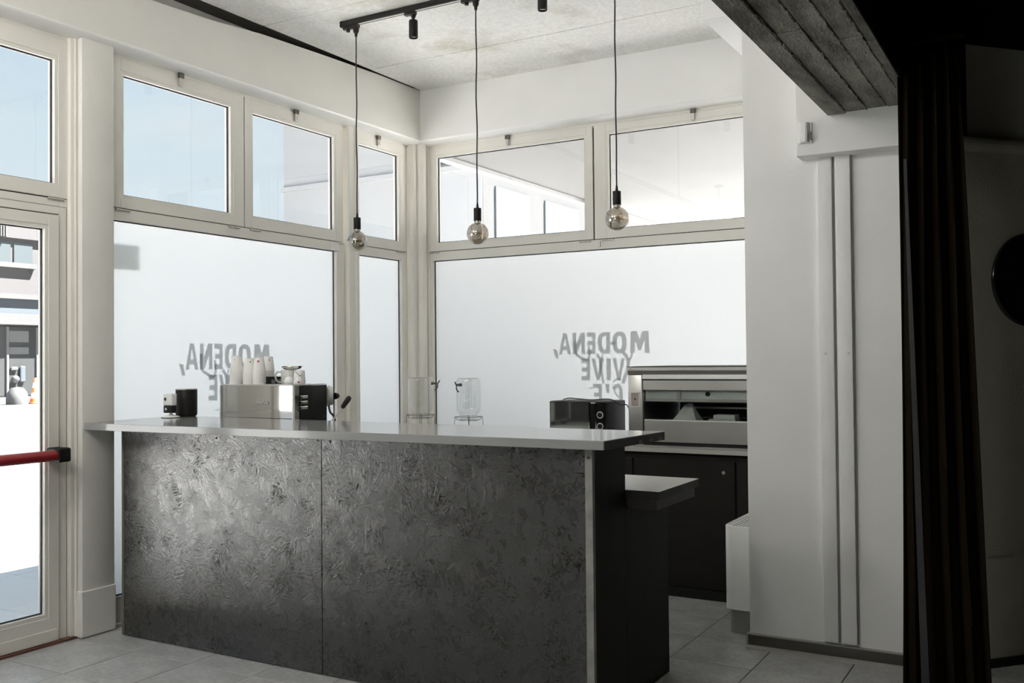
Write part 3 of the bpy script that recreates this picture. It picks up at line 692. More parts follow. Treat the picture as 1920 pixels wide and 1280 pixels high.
# ------------------------------------------------------------------ espresso machine (its back faces the room)
X0, X1, Y0, Y1, ZT = -4.168, -3.632, 3.930, 4.205, 1.290
em = thing('espresso_machine', 'polished chrome espresso machine standing behind the counter', 'coffee machine', (-3.92, 4.06, 0.880))
sh = NB()
pts = [(X0, Y0-0.013), (X0+0.06, Y0-0.0085), (X0+0.13, Y0-0.0035), (X0+0.20, Y0-0.0005), ((X0+X1)/2, Y0), (X1-0.05, Y0), (X1, Y0+0.002), (X1, Y0+0.05), (X0, Y0+0.05)]
prism(sh, pts, 'z', 0.925, ZT); obj('back_panel', sh, chrome, em, smooth=True, label='mirror-polished back panel')
obj('body', box(NB(), X0+0.002, X1-0.004, Y0+0.051, Y1, 0.915, ZT-0.004, 0.003), steel, em)
obj('side_panel', box(NB(), X1-0.0035, X1+0.002, Y0+0.051, Y1, 0.922, ZT-0.002, 0.002), blackgloss, em, label='glossy black side panel')
obj('side_panel', box(NB(), X0-0.002, X0+0.0015, Y0+0.051, Y1, 0.922, ZT-0.002, 0.001), blackgloss, em, label='glossy black side panel')
obj('cup_tray', box(NB(), X0, X1, Y0, Y1, ZT, ZT+0.005, 0.0015), steel, em)
obj('corner_post', box(NB(), X1-0.004, X1+0.0045, Y0, Y0+0.012, 0.92, ZT), white_p, em)
for k in range(3):
    v = NB(); box(v, X1+0.0021, X1+0.009, Y0+0.055, Y0+0.112, 1.157+k*0.029, 1.177+k*0.029, 0.004); o = obj('vent_louvre', v, chrome, em)
    v = NB(); box(v, X1+0.0021, X1+0.0045, Y0+0.045, Y0+0.118, 1.150+k*0.029, 1.157+k*0.029); obj('louvre_slot', v, black_m, o)
lg = NB()
zz = [(X0+0.330, 1.190), (X0+0.338, 1.205), (X0+0.344, 1.188), (X0+0.352, 1.204), (X0+0.362, 1.189), (X0+0.370, 1.203), (X0+0.378, 1.188), (X0+0.388, 1.203), (X0+0.396, 1.189), (X0+0.404, 1.202), (X0+0.412, 1.190), (X0+0.420, 1.198)]
tube(lg, [(a-0.06, Y0-0.004, b) for a, b in zz], 0.0032, 6); obj('raised_logo', lg, white_ink, em, smooth=True)
gh = NB(); box(gh, X1-0.16, X1+0.001, Y1, Y1+0.042, 1.165, ZT-0.006, 0.012, 3); obj('group_head', gh, chrome, em, smooth=True)
gh = NB(); box(gh, X1-0.035, X1+0.004, Y1+0.001, Y1+0.060, 1.172, 1.276, 0.010, 3); obj('gauge_panel', gh, steel, em, smooth=True)
kb = NB(); cyl(kb, (X1-0.004, Y1+0.060, 1.222), (X1-0.004, Y1+0.082, 1.222), 0.006, n=10); cyl(kb, (X1-0.004, Y1+0.078, 1.222), (X1-0.004, Y1+0.102, 1.222), 0.020, 0.013, 14); obj('steam_knob', kb, black_m, em, smooth=True)
sw = NB(); tube(sw, smooth_path([(X1-0.002, Y1+0.020, 1.175), (X1+0.0, Y1+0.028, 1.135), (X1, Y1+0.055, 1.112), (X1, Y1+0.075, 1.075), (X1, Y1+0.090, 0.990)], 6), 0.006, 8); obj('steam_wand', sw, darkmetal, em, smooth=True)
ph = NB(); tube(ph, [(X1+0.01, Y1+0.030, 1.080), (X1+0.01, Y1+0.120, 1.150)], 0.0055, 8); o = obj('lever_rod', ph, steel, em, smooth=True)
ph = NB(); tube(ph, [(X1+0.01, Y1+0.118, 1.149), (X1+0.01, Y1+0.128, 1.158), (X1+0.01, Y1+0.175, 1.199), (X1+0.01, Y1+0.188, 1.209), (X1+0.01, Y1+0.192, 1.212)], [0.006, 0.013, 0.0165, 0.013, 0.004], 12); obj('lever_handle', ph, black_m, em, smooth=True)
for fx in (X0+0.04, X1-0.04):
    for fy in (Y0+0.035, 4.150):
        s = NB(); cyl(s, (fx, fy, 0.8805), (fx, fy, 0.926), 0.020, 0.016, 14); obj('foot', s, black_m, em, smooth=True)
# paper cups stacked upside down on the machine: every cup its own object
zt = ZT + 0.0052
ORD = ['', 'second', 'third', 'fourth', 'fifth', 'sixth', 'seventh', 'eighth']
def cup_mesh():
    c = NB(); lathe(c, [(0.0265, 0.088), (0.0275, 0.0865), (0.0378, 0.004), (0.0395, 0.003), (0.0395, 0.0), (0.0365, 0.0), (0.0258, 0.082), (0.001, 0.083)], n=28, cap0=True, cap1=False)
    return mesh_of('paper_cup', c, paper_m, True)
cmesh = cup_mesh()
def cup_stack(x, y, z0, n, where, scale=1.0, logo=None):
    for k in range(n):
        o = bpy.data.objects.new('paper_cup', cmesh); COL.objects.link(o); o.location = (x, y, z0 + k*0.0090*scale); o.scale = (scale, scale, scale); o.rotation_euler = (0, 0, random.random()*6)
        m_ = n-1-k
        lab = 'upside-down white paper cup, %s of the %s' % (('topmost' if m_ == 0 else 'lowest' if k == 0 else ORD[m_] + ' from the top'), where)
        tag(o, lab, 'cup', 'paper cups of the ' + where)
        if k == n-1 and logo:
            lm, dx, dy, w_, h_ = logo
            top_ = o; b = NB()
            a = dx
            rr = lambda z: (0.0275 + (0.0378-0.0275)*(0.0865-z)/0.0825) + 0.0008
            z_ = 0.066
            vs = []
            for (t, zz_) in ((-w_, z_-h_), (w_, z_-h_), (w_, z_+h_), (-w_, z_+h_)):
                an = a + t/0.03; q = rr(zz_); vs.append(b.verts.new((q*math.cos(an), q*math.sin(an), zz_)))
            b.faces.new(vs)
            me = mesh_of('printed_mark', b, lm); m_ = bpy.data.objects.new('printed_mark', me); COL.objects.link(m_); m_.parent = o; o.rotation_euler = (0, 0, 0)
cam_a = math.atan2(-4.02, 4.0)
cup_stack(-4.104, 3.985, zt, 9, 'leftmost stack', 1.0, (inkp, cam_a-0.35, 0, 0.001, 0.004))
cup_stack(-4.012, 3.992, zt, 8, 'second stack from the left', 0.97, (inkp, cam_a+0.15, 0, 0.0025, 0.004))
cup_stack(-3.925, 3.980, zt, 9, 'red-marked third stack', 0.93, (redp, cam_a-0.2, 0, 0.0055, 0.0055))
bx = NB(); box(bx, -4.055, -3.895, 4.100, 4.180, zt, zt+0.040, 0.004); o = obj('black_box', bx, black_m); tag(o, 'low black box on the coffee machine behind the cups', 'box')
cup_stack(-4.012, 4.140, zt+0.0405, 5, 'raised rightmost stack', 0.93, (inkp, cam_a+0.2, 0, 0.0025, 0.004))
for k, (x, y, lab) in enumerate(((-3.885, 4.050, 'tiny clear glass beside the third cup stack'), (-3.868, 4.075, 'tiny clear glass nearer the black box'))):
    s = NB(); lathe(s, [(0.009, 0.0), (0.011, 0.010), (0.012, 0.026), (0.010, 0.026), (0.009, 0.012), (0.004, 0.004)], n=16, cap0=True, cap1=True)
    o = obj('shot_glass', s, jar_g, smooth=True); o.location = (x, y, zt); tag(o, lab, 'glass')
MGX, MGY = -3.842, 4.125
mg = thing('mug', 'white porcelain mug with a large handle on the coffee machine', 'mug', (MGX, MGY, zt))
s = NB(); lathe(s, [(0.040, 0.0), (0.0425, 0.004), (0.0425, 0.076), (0.0405, 0.078), (0.0388, 0.076), (0.0385, 0.008), (0.001, 0.007)], MGX, MGY, zt, 36, True, False); obj('mug_body', s, porcelain, mg, smooth=True)
hd_ = [(MGX-0.040, MGY-0.014, zt+0.066), (MGX-0.058, MGY-0.022, zt+0.068), (MGX-0.070, MGY-0.028, zt+0.055), (MGX-0.072, MGY-0.029, zt+0.036), (MGX-0.063, MGY-0.025, zt+0.016), (MGX-0.050, MGY-0.018, zt+0.008), (MGX-0.038, MGY-0.014, zt+0.012)]
s = NB(); tube(s, smooth_path(hd_, 5), 0.0052, 10); obj('mug_handle', s, porcelain, mg, smooth=True)
dx, dy, dz0 = MGX+0.016, MGY+0.010, zt+0.0785
s = NB(); lathe(s, [(0.030, 0.0), (0.046, 0.004), (0.058, 0.016), (0.0595, 0.022), (0.0575, 0.022), (0.045, 0.008), (0.001, 0.005)], dx, dy, dz0, 36, True, False)
o = obj('metal_dish', s, chrome, smooth=True); tag(o, 'shallow steel dish lying on top of the white mug', 'dish')
tx, ty = -3.752, 4.115
tg = thing('patterned_cup', 'pale paper cup with dark crossing lines right of the mug', 'cup', (tx, ty, zt))
s = NB(); lathe(s, [(0.034, 0.0), (0.030, 0.074), (0.0285, 0.076), (0.001, 0.076)], tx, ty, zt, 28, True, False); obj('cup_body', s, paper_m, tg, smooth=True)
for (a0, z0_, a1, z1_) in ((-1.7, 0.070, -0.3, 0.036), (-1.3, 0.040, -0.25, 0.052)):
    s = NB(); tube(s, [(tx + (0.0345-0.054*(z0_+(z1_-z0_)*t))*math.cos(a0+(a1-a0)*t), ty + (0.0345-0.054*(z0_+(z1_-z0_)*t))*math.sin(a0+(a1-a0)*t), zt+z0_+(z1_-z0_)*t) for t in [i/8 for i in range(9)]], 0.0012, 5); obj('printed_line', s, inkp, tg)
for x, y, lab, rm in ((-3.768, 4.052, 'small upside-down white espresso cup in front of the mug', None), (-3.694, 4.048, 'small upside-down white espresso cup with a red mark', redp)):
    c = thing('espresso_cup', lab, 'cup', (x, y, zt))
    s = NB(); lathe(s, [(0.030, 0.0), (0.0300, 0.004), (0.0285, 0.020), (0.022, 0.034), (0.013, 0.040), (0.0125, 0.044), (0.001, 0.044)], x, y, zt, 28, True, False); obj('cup_body', s, porcelain, c, smooth=True)
    if rm:
        s = NB(); 
        vs = [s.verts.new((x + 0.0302*math.cos(a), y + 0.0302*math.sin(a), zt + z)) for a, z in ((-1.05, 0.006), (-0.75, 0.006), (-0.75, 0.017), (-1.05, 0.017))]; s.faces.new(vs); obj('printed_mark', s, rm, c)

# smart speaker and little camera on the counter
sp = thing('speaker', 'black cylindrical speaker at the left end of the countertop', 'speaker', (-4.402, 3.886, 1.1112))
s = NB(); lathe(s, [(0.050, 0.0), (0.057, 0.006), (0.0600, 0.014), (0.0600, 0.150), (0.0585, 0.153), (0.001, 0.153)], -4.402, 3.886, 1.1112, 40, True, False); obj('speaker_body', s, black_m, sp, smooth=True)
s = NB(); lathe(s, [(0.058, 0.1532), (0.0612, 0.154), (0.0612, 0.158), (0.058, 0.160), (0.001, 0.1595)], -4.402, 3.886, 1.1112, 40, True, False); obj('top_rim', s, steel, sp, smooth=True)
cm = thing('security_camera', 'small white and black security camera on a round stand', 'camera', (-4.392, 3.755, 1.1112))
s = NB(); lathe(s, [(0.052, 0.0), (0.052, 0.003), (0.001, 0.003)], -4.385, 3.760, 1.1112, 32, True, False); obj('base_pad', s, black_m, cm, smooth=True)
s = NB(); lathe(s, [(0.050, 0.003), (0.046, 0.008), (0.016, 0.016), (0.006, 0.022), (0.005, 0.034), (0.001, 0.034)], -4.385, 3.760, 1.1112, 32, True, False); obj('stand', s, white_p, cm, smooth=True)
s = NB(); box(s, -4.425, -4.352, 3.738, 3.775, 1.180, 1.247, 0.006, 3); o = obj('camera_head', s, white_p, cm, smooth=True)
s = NB(); cyl(s, (-4.400, 3.7385, 1.214), (-4.400, 3.735, 1.214), 0.0160, n=20); l2 = obj('lens_ring', s, paper_m, o, smooth=True)
s = NB(); cyl(s, (-4.402, 3.736, 1.216), (-4.402, 3.7335, 1.216), 0.0095, n=20); obj('lens', s, blackgloss, o, smooth=True)
s = NB(); box(s, -4.425, -4.352, 3.739, 3.774, 1.138, 1.1795, 0.006, 3); o = obj('sensor_body', s, black_m, cm, smooth=True)
s = NB(); cyl(s, (-4.400, 3.7395, 1.160), (-4.400, 3.7365, 1.160), 0.007, n=14); obj('sensor_eye', s, steel, o, smooth=True)

# ------------------------------------------------------------------ back counter with its things
fc = thing('back_cabinet', 'black base cabinet along the back window', 'cabinet', (-2.9, 5.88, 0))
obj('carcass', box(NB(), -4.30, -1.402, 5.510, 6.255, 0.062, 0.855, 0.001, 1), panel_dark, fc)
obj('plinth', box(NB(), -4.29, -1.41, 5.498, 6.25, 0.001, 0.0615), black_m, fc)
for a, b in ((-4.30, -3.58), (-3.576, -2.86), (-2.856, -2.32), (-2.316, -1.683), (-1.679, -1.402)):
    d_ = obj('door', box(NB(), a+0.002, b-0.002, 5.491, 5.5095, 0.066, 0.815, 0.0015, 1), panel_dark, fc)
    if b < -1.6:
        k = NB(); cyl(k, (b - 0.068, 5.4915, 0.752), (b - 0.068, 5.485, 0.752), 0.0105, n=16); obj('lock', k, steel, d_, smooth=True)
bt = NB(); box(bt, -4.36, -1.384, 5.470, 6.262, 0.8565, 0.884, 0.001, 1)
o = obj('back_worktop', bt, mat('grey_worktop', (0.40, 0.39, 0.36), 0.4)); tag(o, 'grey worktop along the frosted back window', 'worktop')

dc = thing('display_case', 'stainless refrigerated display case on the back worktop beside the column', 'display case', (-1.95, 5.85, 0.8845))
DX0, DX1, DY = -2.352, -1.392, 5.500
b = NB(); box(b, DX0+0.045, DX1, DY-0.028, 6.18, 0.8845, 0.895, 0.001, 1); o = obj('base_plate', b, steel, dc)
fit_text('base_mark', 'Jwf', inkp, o, lambda a, c, k: (-1.945 + a, DY - 0.0272 - 0.0004 + k*0.1 + 0.003 + c*0.9, 0.8955), 0.045, 0.018, extrude=0.0002, shear=0.4)
b = NB(); box(b, DX0+0.10, DX1, DY+0.012, 6.17, 0.8955, 0.9160); obj('dark_recess', b, black_m, dc)
b = NB(); box(b, DX0, DX0+0.094, DY+0.004, 6.18, 0.8955, 1.322, 0.006, 3); po_ = obj('end_column', b, steel, dc, smooth=True)
b = NB(); ring(lambda bm, u0, u1, z0, z1, d0, d1, bev=0.0: box(bm, u0, u1, DY+d0, DY+d1, z0, z1, bev), b, DX0+0.017, DX0+0.078, 1.124, 1.215, (DX0+0.022, DX0+0.073, 1.129, 1.210), -0.001, 0.006, 0.0); obj('inset_frame', b, white_p, po_)
b = NB(); box(b, DX0+0.022, DX0+0.073, DY+0.001, DY+0.0038, 1.129, 1.210); obj('inset_panel', b, mat('brushed_inset', (0.42, 0.36, 0.32), 0.45, noise=0.3, nscale=30), po_)
b = NB(); cyl(b, (DX0+0.048, DY+0.001, 1.172), (DX0+0.048, DY-0.004, 1.172), 0.0045, n=12); obj('inset_knob', b, black_m, po_)
b = NB(); box(b, DX0-0.001, DX1, DY-0.006, 6.19, 1.345, 1.368, 0.002, 1); li = obj('lid', b, steel, dc)
b = NB(); box(b, DX0-0.002, DX1, DY-0.0065, 6.191, 1.3682, 1.3712); obj('lid_edge', b, black_m, li)
b = NB(); box(b, DX0, DX1, DY+0.002, 6.18, 1.3225, 1.3448); obj('lid_shadow', b, darkmetal, dc)
b = NB(); fit_text('lid_mark', 'mini', inkp, li, lambda a, c, k: (DX0 + 0.012 + a, DY - 0.0068, 1.353 + c), 0.022, 0.006, extrude=0.0002)
b = NB(); box(b, DX0+0.098, DX1, DY-0.004, DY+0.05, 1.294, 1.322, 0.003); obj('light_rail', b, rad_m, dc)
b = NB(); box(b, DX0+0.096, DX1, DY-0.002, DY+0.02, 1.288, 1.2938); obj('rail_gap', b, black_m, dc)
b = NB(); box(b, DX0+0.100, DX1, DY+0.002, DY+0.030, 1.228, 1.287, 0.002); obj('upper_band', b, steel, dc)
b = NB(); box(b, DX0+0.104, DX1, DY+0.008, DY+0.012, 1.047, 1.228); obj('front_glass', b, case_g, dc)
b = NB(); box(b, DX0+0.108, DX1, DY+0.0, DY+0.03, 0.9165, 1.0465, 0.002); obj('lower_band', b, steel, dc)
b = NB(); box(b, DX0+0.108, DX1, DY-0.0015, DY+0.031, 1.0466, 1.0500); obj('band_edge', b, white_p, dc)
b = NB(); box(b, DX0+0.096, DX1, DY+0.031, 6.16, 0.9165, 1.030); obj('shelf', b, darkmetal, dc)
b = NB(); box(b, DX0+0.096, DX1, 6.155, 6.175, 1.0305, 1.300); obj('back_plate', b, black_m, dc)
b = NB(); box(b, DX0+0.096, DX1, DY+0.04, 6.155, 1.2885, 1.3); obj('roof_plate', b, black_m, dc)
b = NB(); box(b, DX0+0.102, DX1, DY+0.035, DY+0.075, 1.172, 1.240, 0.004); ib = obj('interior_panel', b, white_p, dc)
b = NB(); box(b, DX0+0.102, DX1, DY+0.031, DY+0.079, 1.158, 1.1715, 0.002); obj('panel_trim', b, steel, ib)
b = NB(); cyl(b, (-1.855, DY+0.0345, 1.206), (-1.855, DY+0.027, 1.206), 0.014, n=18); obj('dial', b, black_m, ib, smooth=True)
b = NB(); box(b, -2.045, -2.020, DY+0.025, DY+0.0345, 1.172, 1.228, 0.002); obj('divider', b, steel, ib)
fit_text('panel_mark', '2 QT', radb_m, ib, lambda a, c, k: (DX0 + 0.118 + a, DY + 0.0342, 1.206 + c), 0.05, 0.012, extrude=0.0002)
b = NB(); box(b, -2.05, -1.62, DY+0.30, DY+0.33, 1.105, 1.118, 0.002); obj('inner_rail', b, steel, dc)
# things inside the case
pk = NB()
hexa = [(-2.115, 5.60), (-2.03, 5.575), (-1.945, 5.59), (-1.925, 5.68), (-2.02, 5.72), (-2.12, 5.69)]
topp = [(-2.035, 5.635), (-2.010, 5.628), (-1.992, 5.632), (-1.988, 5.645), (-2.010, 5.650), (-2.036, 5.647)]
lo = [pk.verts.new((x, y, 1.0308)) for x, y in hexa]; mid = [pk.verts.new((x*0.5+a*0.5 + rnd.uniform(-.006, .006), y*0.5+b_*0.5, 1.085 + rnd.uniform(-.008, .008))) for (x, y), (a, b_) in zip(hexa, topp)]; hi = [pk.verts.new((x, y, 1.140 + rnd.uniform(-.004, .006))) for x, y in topp]
for A_, B_ in ((lo, mid), (mid, hi)):
    for i in range(6): pk.faces.new([A_[i], A_[(i+1) % 6], B_[(i+1) % 6], B_[i]])
pk.faces.new(lo[::-1]); pk.faces.new(hi)
o = obj('paper_bag', pk, bag_m); tag(o, 'crumpled white paper bag inside the display case', 'bag')
o = obj('white_box', box(NB(), -1.875, -1.712, 5.60, 5.70, 1.0308, 1.0535, 0.002), bag_m); tag(o, 'flat white box, lower of two stacked inside the display case', 'box', 'stacked white boxes in the display case')
o = obj('white_box', box(NB(), -1.845, -1.715, 5.60, 5.69, 1.0575, 1.0835, 0.002), bag_m); tag(o, 'flat white box, upper of two stacked inside the display case', 'box', 'stacked white boxes in the display case'); o.location.z = -0.0035

mw = thing('microwave_oven', 'black microwave oven with mirrored door on the back worktop', 'microwave', (-2.745, 5.75, 0.8845))
MX0, MX1, MY0, MY1, MZ0, MZ1 = -2.950, -2.540, 5.600, 5.900, 0.895, 1.148
b = NB(); box(b, MX0, MX1, MY0+0.012, MY1, MZ0, MZ1, 0.008, 3); obj('casing', b, mat('satin_black', (0.008, 0.008, 0.008), 0.45, spec=0.2), mw, smooth=True)
b = NB(); box(b, MX0+0.002, MX0+0.292, MY0, MY0+0.0118, MZ0+0.002, MZ1-0.002, 0.004); dd = obj('door', b, blackgloss, mw)
b = NB(); box(b, MX0+0.007, MX0+0.284, MY0-0.0016, MY0-0.0001, MZ0+0.034, MZ1-0.008); obj('door_mirror', b, mat('smoked_mirror', (0.48, 0.50, 0.48), 0.05, metal=0.9), dd)
b = NB(); box(b, MX0+0.007, MX0+0.284, MY0-0.0030, MY0-0.0001, MZ0+0.020, MZ0+0.031); obj('chrome_strip', b, chrome, dd)
b = NB(); box(b, MX0+0.2845, MX0+0.2915, MY0-0.0030, MY0-0.0001, MZ0+0.002, MZ1-0.012); obj('chrome_edge', b, chrome, dd)
b = NB(); box(b, MX0+0.293, MX1-0.002, MY0+0.001, MY0+0.0118, MZ0+0.002, MZ1-0.002, 0.003); cp = obj('control_panel', b, blackgloss, mw)
b = NB(); box(b, MX0+0.332, MX0+0.338, MY0-0.002, MY0+0.0009, MZ0+0.002, MZ1-0.012); obj('chrome_edge', b, chrome, cp)
b = NB(); box(b, MX0+0.300, MX0+0.333, MY0-0.004, MY0+0.0009, MZ1-0.014, MZ1-0.006, 0.002); obj('top_catch', b, steel, cp)
for z in (1.064, 0.992):
    k = NB(); cyl(k, (MX0+0.367, MY0+0.0009, z), (MX0+0.367, MY0-0.016, z), 0.0175, 0.016, 24); kk = obj('dial', k, black_m, cp, smooth=True)
    k = NB(); pts_ = [(MX0+0.367 + 0.0195*math.cos(t*PI/16), MY0-0.008, z + 0.0195*math.sin(t*PI/16)) for t in range(32)]; tube(k, pts_, 0.0030, 8, closed=True); obj('dial_ring', k, white_p, kk, smooth=True)
for fx in (MX0+0.04, MX1-0.04):
    for fy in (MY0+0.05, MY1-0.05):
        s = NB(); cyl(s, (fx, fy, 0.8846), (fx, fy, MZ0+0.001), 0.012, n=12); obj('foot', s, black_m, mw)
cb_ = NB(); tube(cb_, smooth_path([(-2.865, 5.625, 1.1515), (-2.852, 5.64, 1.162), (-2.82, 5.66, 1.166), (-2.75, 5.68, 1.159), (-2.68, 5.69, 1.155), (-2.60, 5.70, 1.161), (-2.54, 5.70, 1.155), (-2.50, 5.72, 1.125), (-2.462, 5.75, 1.118), (-2.455, 5.80, 1.02), (-2.47, 5.85, 0.895)], 6), 0.0035, 8)
o = obj('power_cable', cb_, cable_m, smooth=True); tag(o, 'thin black cable lying across the microwave', 'cable')

# glass drink dispensers, jars upside down on wire stands
def dispenser(x, y, r, ztop, label, tap_ang):
    z0 = 0.8845
    d = thing('drink_dispenser', label, 'drink dispenser', (x, y, z0), 'upturned glass dispensers on the back worktop')
    zn = ztop - 0.265
    prof = [(0.001, ztop-0.008), (r*0.55, ztop-0.010), (r*0.82, ztop-0.004), (r*0.95, ztop-0.012), (r, ztop-0.035), (r, zn+0.050), (r*0.93, zn+0.026), (r*0.74, zn+0.008), (r*0.68, zn), (r*0.68, zn-0.040), (r*0.71, zn-0.044)]
    s = NB(); lathe(s, prof, x, y, 0, 40, False, False)
    jb = obj('glass_jar', s, jar_g, d, smooth=True)
    s = NB(); lathe(s, [(r*0.60, ztop-0.010), (r*0.85, ztop-0.0025), (r*0.85, ztop-0.0005), (r*0.60, ztop-0.007)], x, y, 0, 36, False, False); obj('jar_foot_ring', s, smallglass, jb, smooth=True)
    u = Vector((math.cos(tap_ang), math.sin(tap_ang), 0)); w = Vector((-u.y, u.x, 0)); o0 = Vector((x, y, ztop-0.048))
    s = NB(); cyl(s, o0 + u*(r-0.004), o0 + u*(r+0.030), 0.0085, 0.007, 12); cyl(s, o0 + u*(r-0.012), o0 + u*(r+0.002), 0.012, n=12)
    tube(s, smooth_path([o0 + u*(r+0.028), o0 + u*(r+0.040) + Vector((0, 0, 0.004)), o0 + u*(r+0.050) + Vector((0, 0, 0.022))], 4), 0.0045, 8)
    tube(s, smooth_path([o0 + u*(r+0.030), o0 + u*(r+0.036) + Vector((0, 0, -0.020)), o0 + u*(r+0.026) + Vector((0, 0, -0.042)), o0 + u*(r+0.012) + Vector((0, 0, -0.048))], 4), 0.0045, 8)
    obj('tap', s, darkmetal, d, smooth=True)
    zr = zn - 0.012
    s = NB(); tube(s, [(x + r*1.06*math.cos(t*PI/16), y + r*1.06*math.sin(t*PI/16), zr) for t in range(32)], 0.0022, 6, closed=True)
    tube(s, [(x + r*0.74*math.cos(t*PI/16), y + r*0.74*math.sin(t*PI/16), zr-0.022) for t in range(32)], 0.0020, 6, closed=True)
    ri = obj('wire_ring', s, darkmetal, d, smooth=True)
    for k in range(4):
        a = PI/4*0.7 + k*PI/2; c_, s_ = math.cos(a), math.sin(a)
        s = NB(); tube(s, smooth_path([(x + r*0.74*c_, y + r*0.74*s_, zr-0.022), (x + r*0.95*c_, y + r*0.95*s_, zr-0.016), (x + r*1.08*c_, y + r*1.08*s_, zr+0.003), (x + r*1.12*c_, y + r*1.12*s_, zr-0.02), (x + r*1.22*c_, y + r*1.22*s_, z0+0.003)], 4), 0.0021, 6); obj('wire_leg', s, darkmetal, d, smooth=True)
    return d
dispenser(-4.118, 5.800, 0.092, 1.300, 'upturned glass drink dispenser in front of the corner post', 0.45)
dispenser(-3.702, 5.800, 0.089, 1.294, 'upturned glass drink dispenser in front of the frosted back pane', -1.75)

# heater beside the column
ht = thing('convector_heater', 'white rounded convector heater with slatted top beside the column', 'heater', (-1.49, 5.15, 0))
def rrect(x0, x1, y0, y1, r, n=6):
    pts = [(x1, y0)]
    pts += [(x1, y1)]
    for k in range(n+1):
        a = PI/2 + k/n*PI/2; pts.append((x0 + r + r*math.cos(a), y1 - r + r*math.sin(a)))
    for k in range(n+1):
        a = PI + k/n*PI/2; pts.append((x0 + r + r*math.cos(a), y0 + r + r*math.sin(a)))
    return pts
s = NB(); prism(s, rrect(-1.570, -1.385, 4.895, 5.43, 0.055), 'z', 0.124, 0.546); cs = obj('casing', s, rad_m, ht, smooth=True)
s = NB(); tube(s, [(a, b, 0.549) for a, b in rrect(-1.566, -1.388, 4.899, 5.426, 0.052)], 0.004, 6, closed=True); obj('top_rim', s, rad_m, cs, smooth=True)
s = NB(); prism(s, rrect(-1.558, -1.39, 4.907, 5.42, 0.048), 'z', 0.5462, 0.5475); obj('grille_well', s, groove_m, cs)
for k in range(9):
    x = -1.556 + k*0.0185; s = NB(); yo = 0.020 if k == 0 else (0.008 if k == 1 else 0.0); box(s, x, x+0.011, 4.905+yo, 5.42-yo, 0.5476, 0.553, 0.0015, 1); obj('slat', s, rad_m, ht)
s = NB(); prism(s, rrect(-1.553, -1.385, 4.913, 5.41, 0.05), 'z', 0.0005, 0.1238); obj('plinth', s, radb_m, ht, smooth=True)

# motion detector on the corbel
md = thing('motion_detector', 'small white motion detector on the corbel below the concrete beam', 'detector', (-1.06, 4.58, 2.47))
def at_y(px, z, y): return None
s = NB()
pr_ = [(-1.080, 4.5995), (-1.078, 4.572), (-1.068, 4.556), (-1.040, 4.556), (-1.030, 4.572), (-1.028, 4.5995)]
lo = [s.verts.new((x*0.86-1.054*0.14, y if y > 4.59 else y+0.008, 2.420)) for x, y in pr_]; hi = [s.verts.new((x, y, 2.512)) for x, y in pr_]
for i in range(6): s.faces.new([lo[i], lo[(i+1) % 6], hi[(i+1) % 6], hi[i]])
s.faces.new(lo); s.faces.new(hi[::-1])
bmesh.ops.bevel(s, geom=list(s.edges), offset=0.003, segments=2, affect='EDGES')
obj('detector_body', s, white_p, md, smooth=True)
obj('wall_plate', box(NB(), -1.084, -1.022, 4.590, 4.5998, 2.418, 2.514, 0.002), white_p, md)
obj('side_clip', box(NB(), -1.0275, -1.0235, 4.572, 4.590, 2.430, 2.468), darkmetal, md)

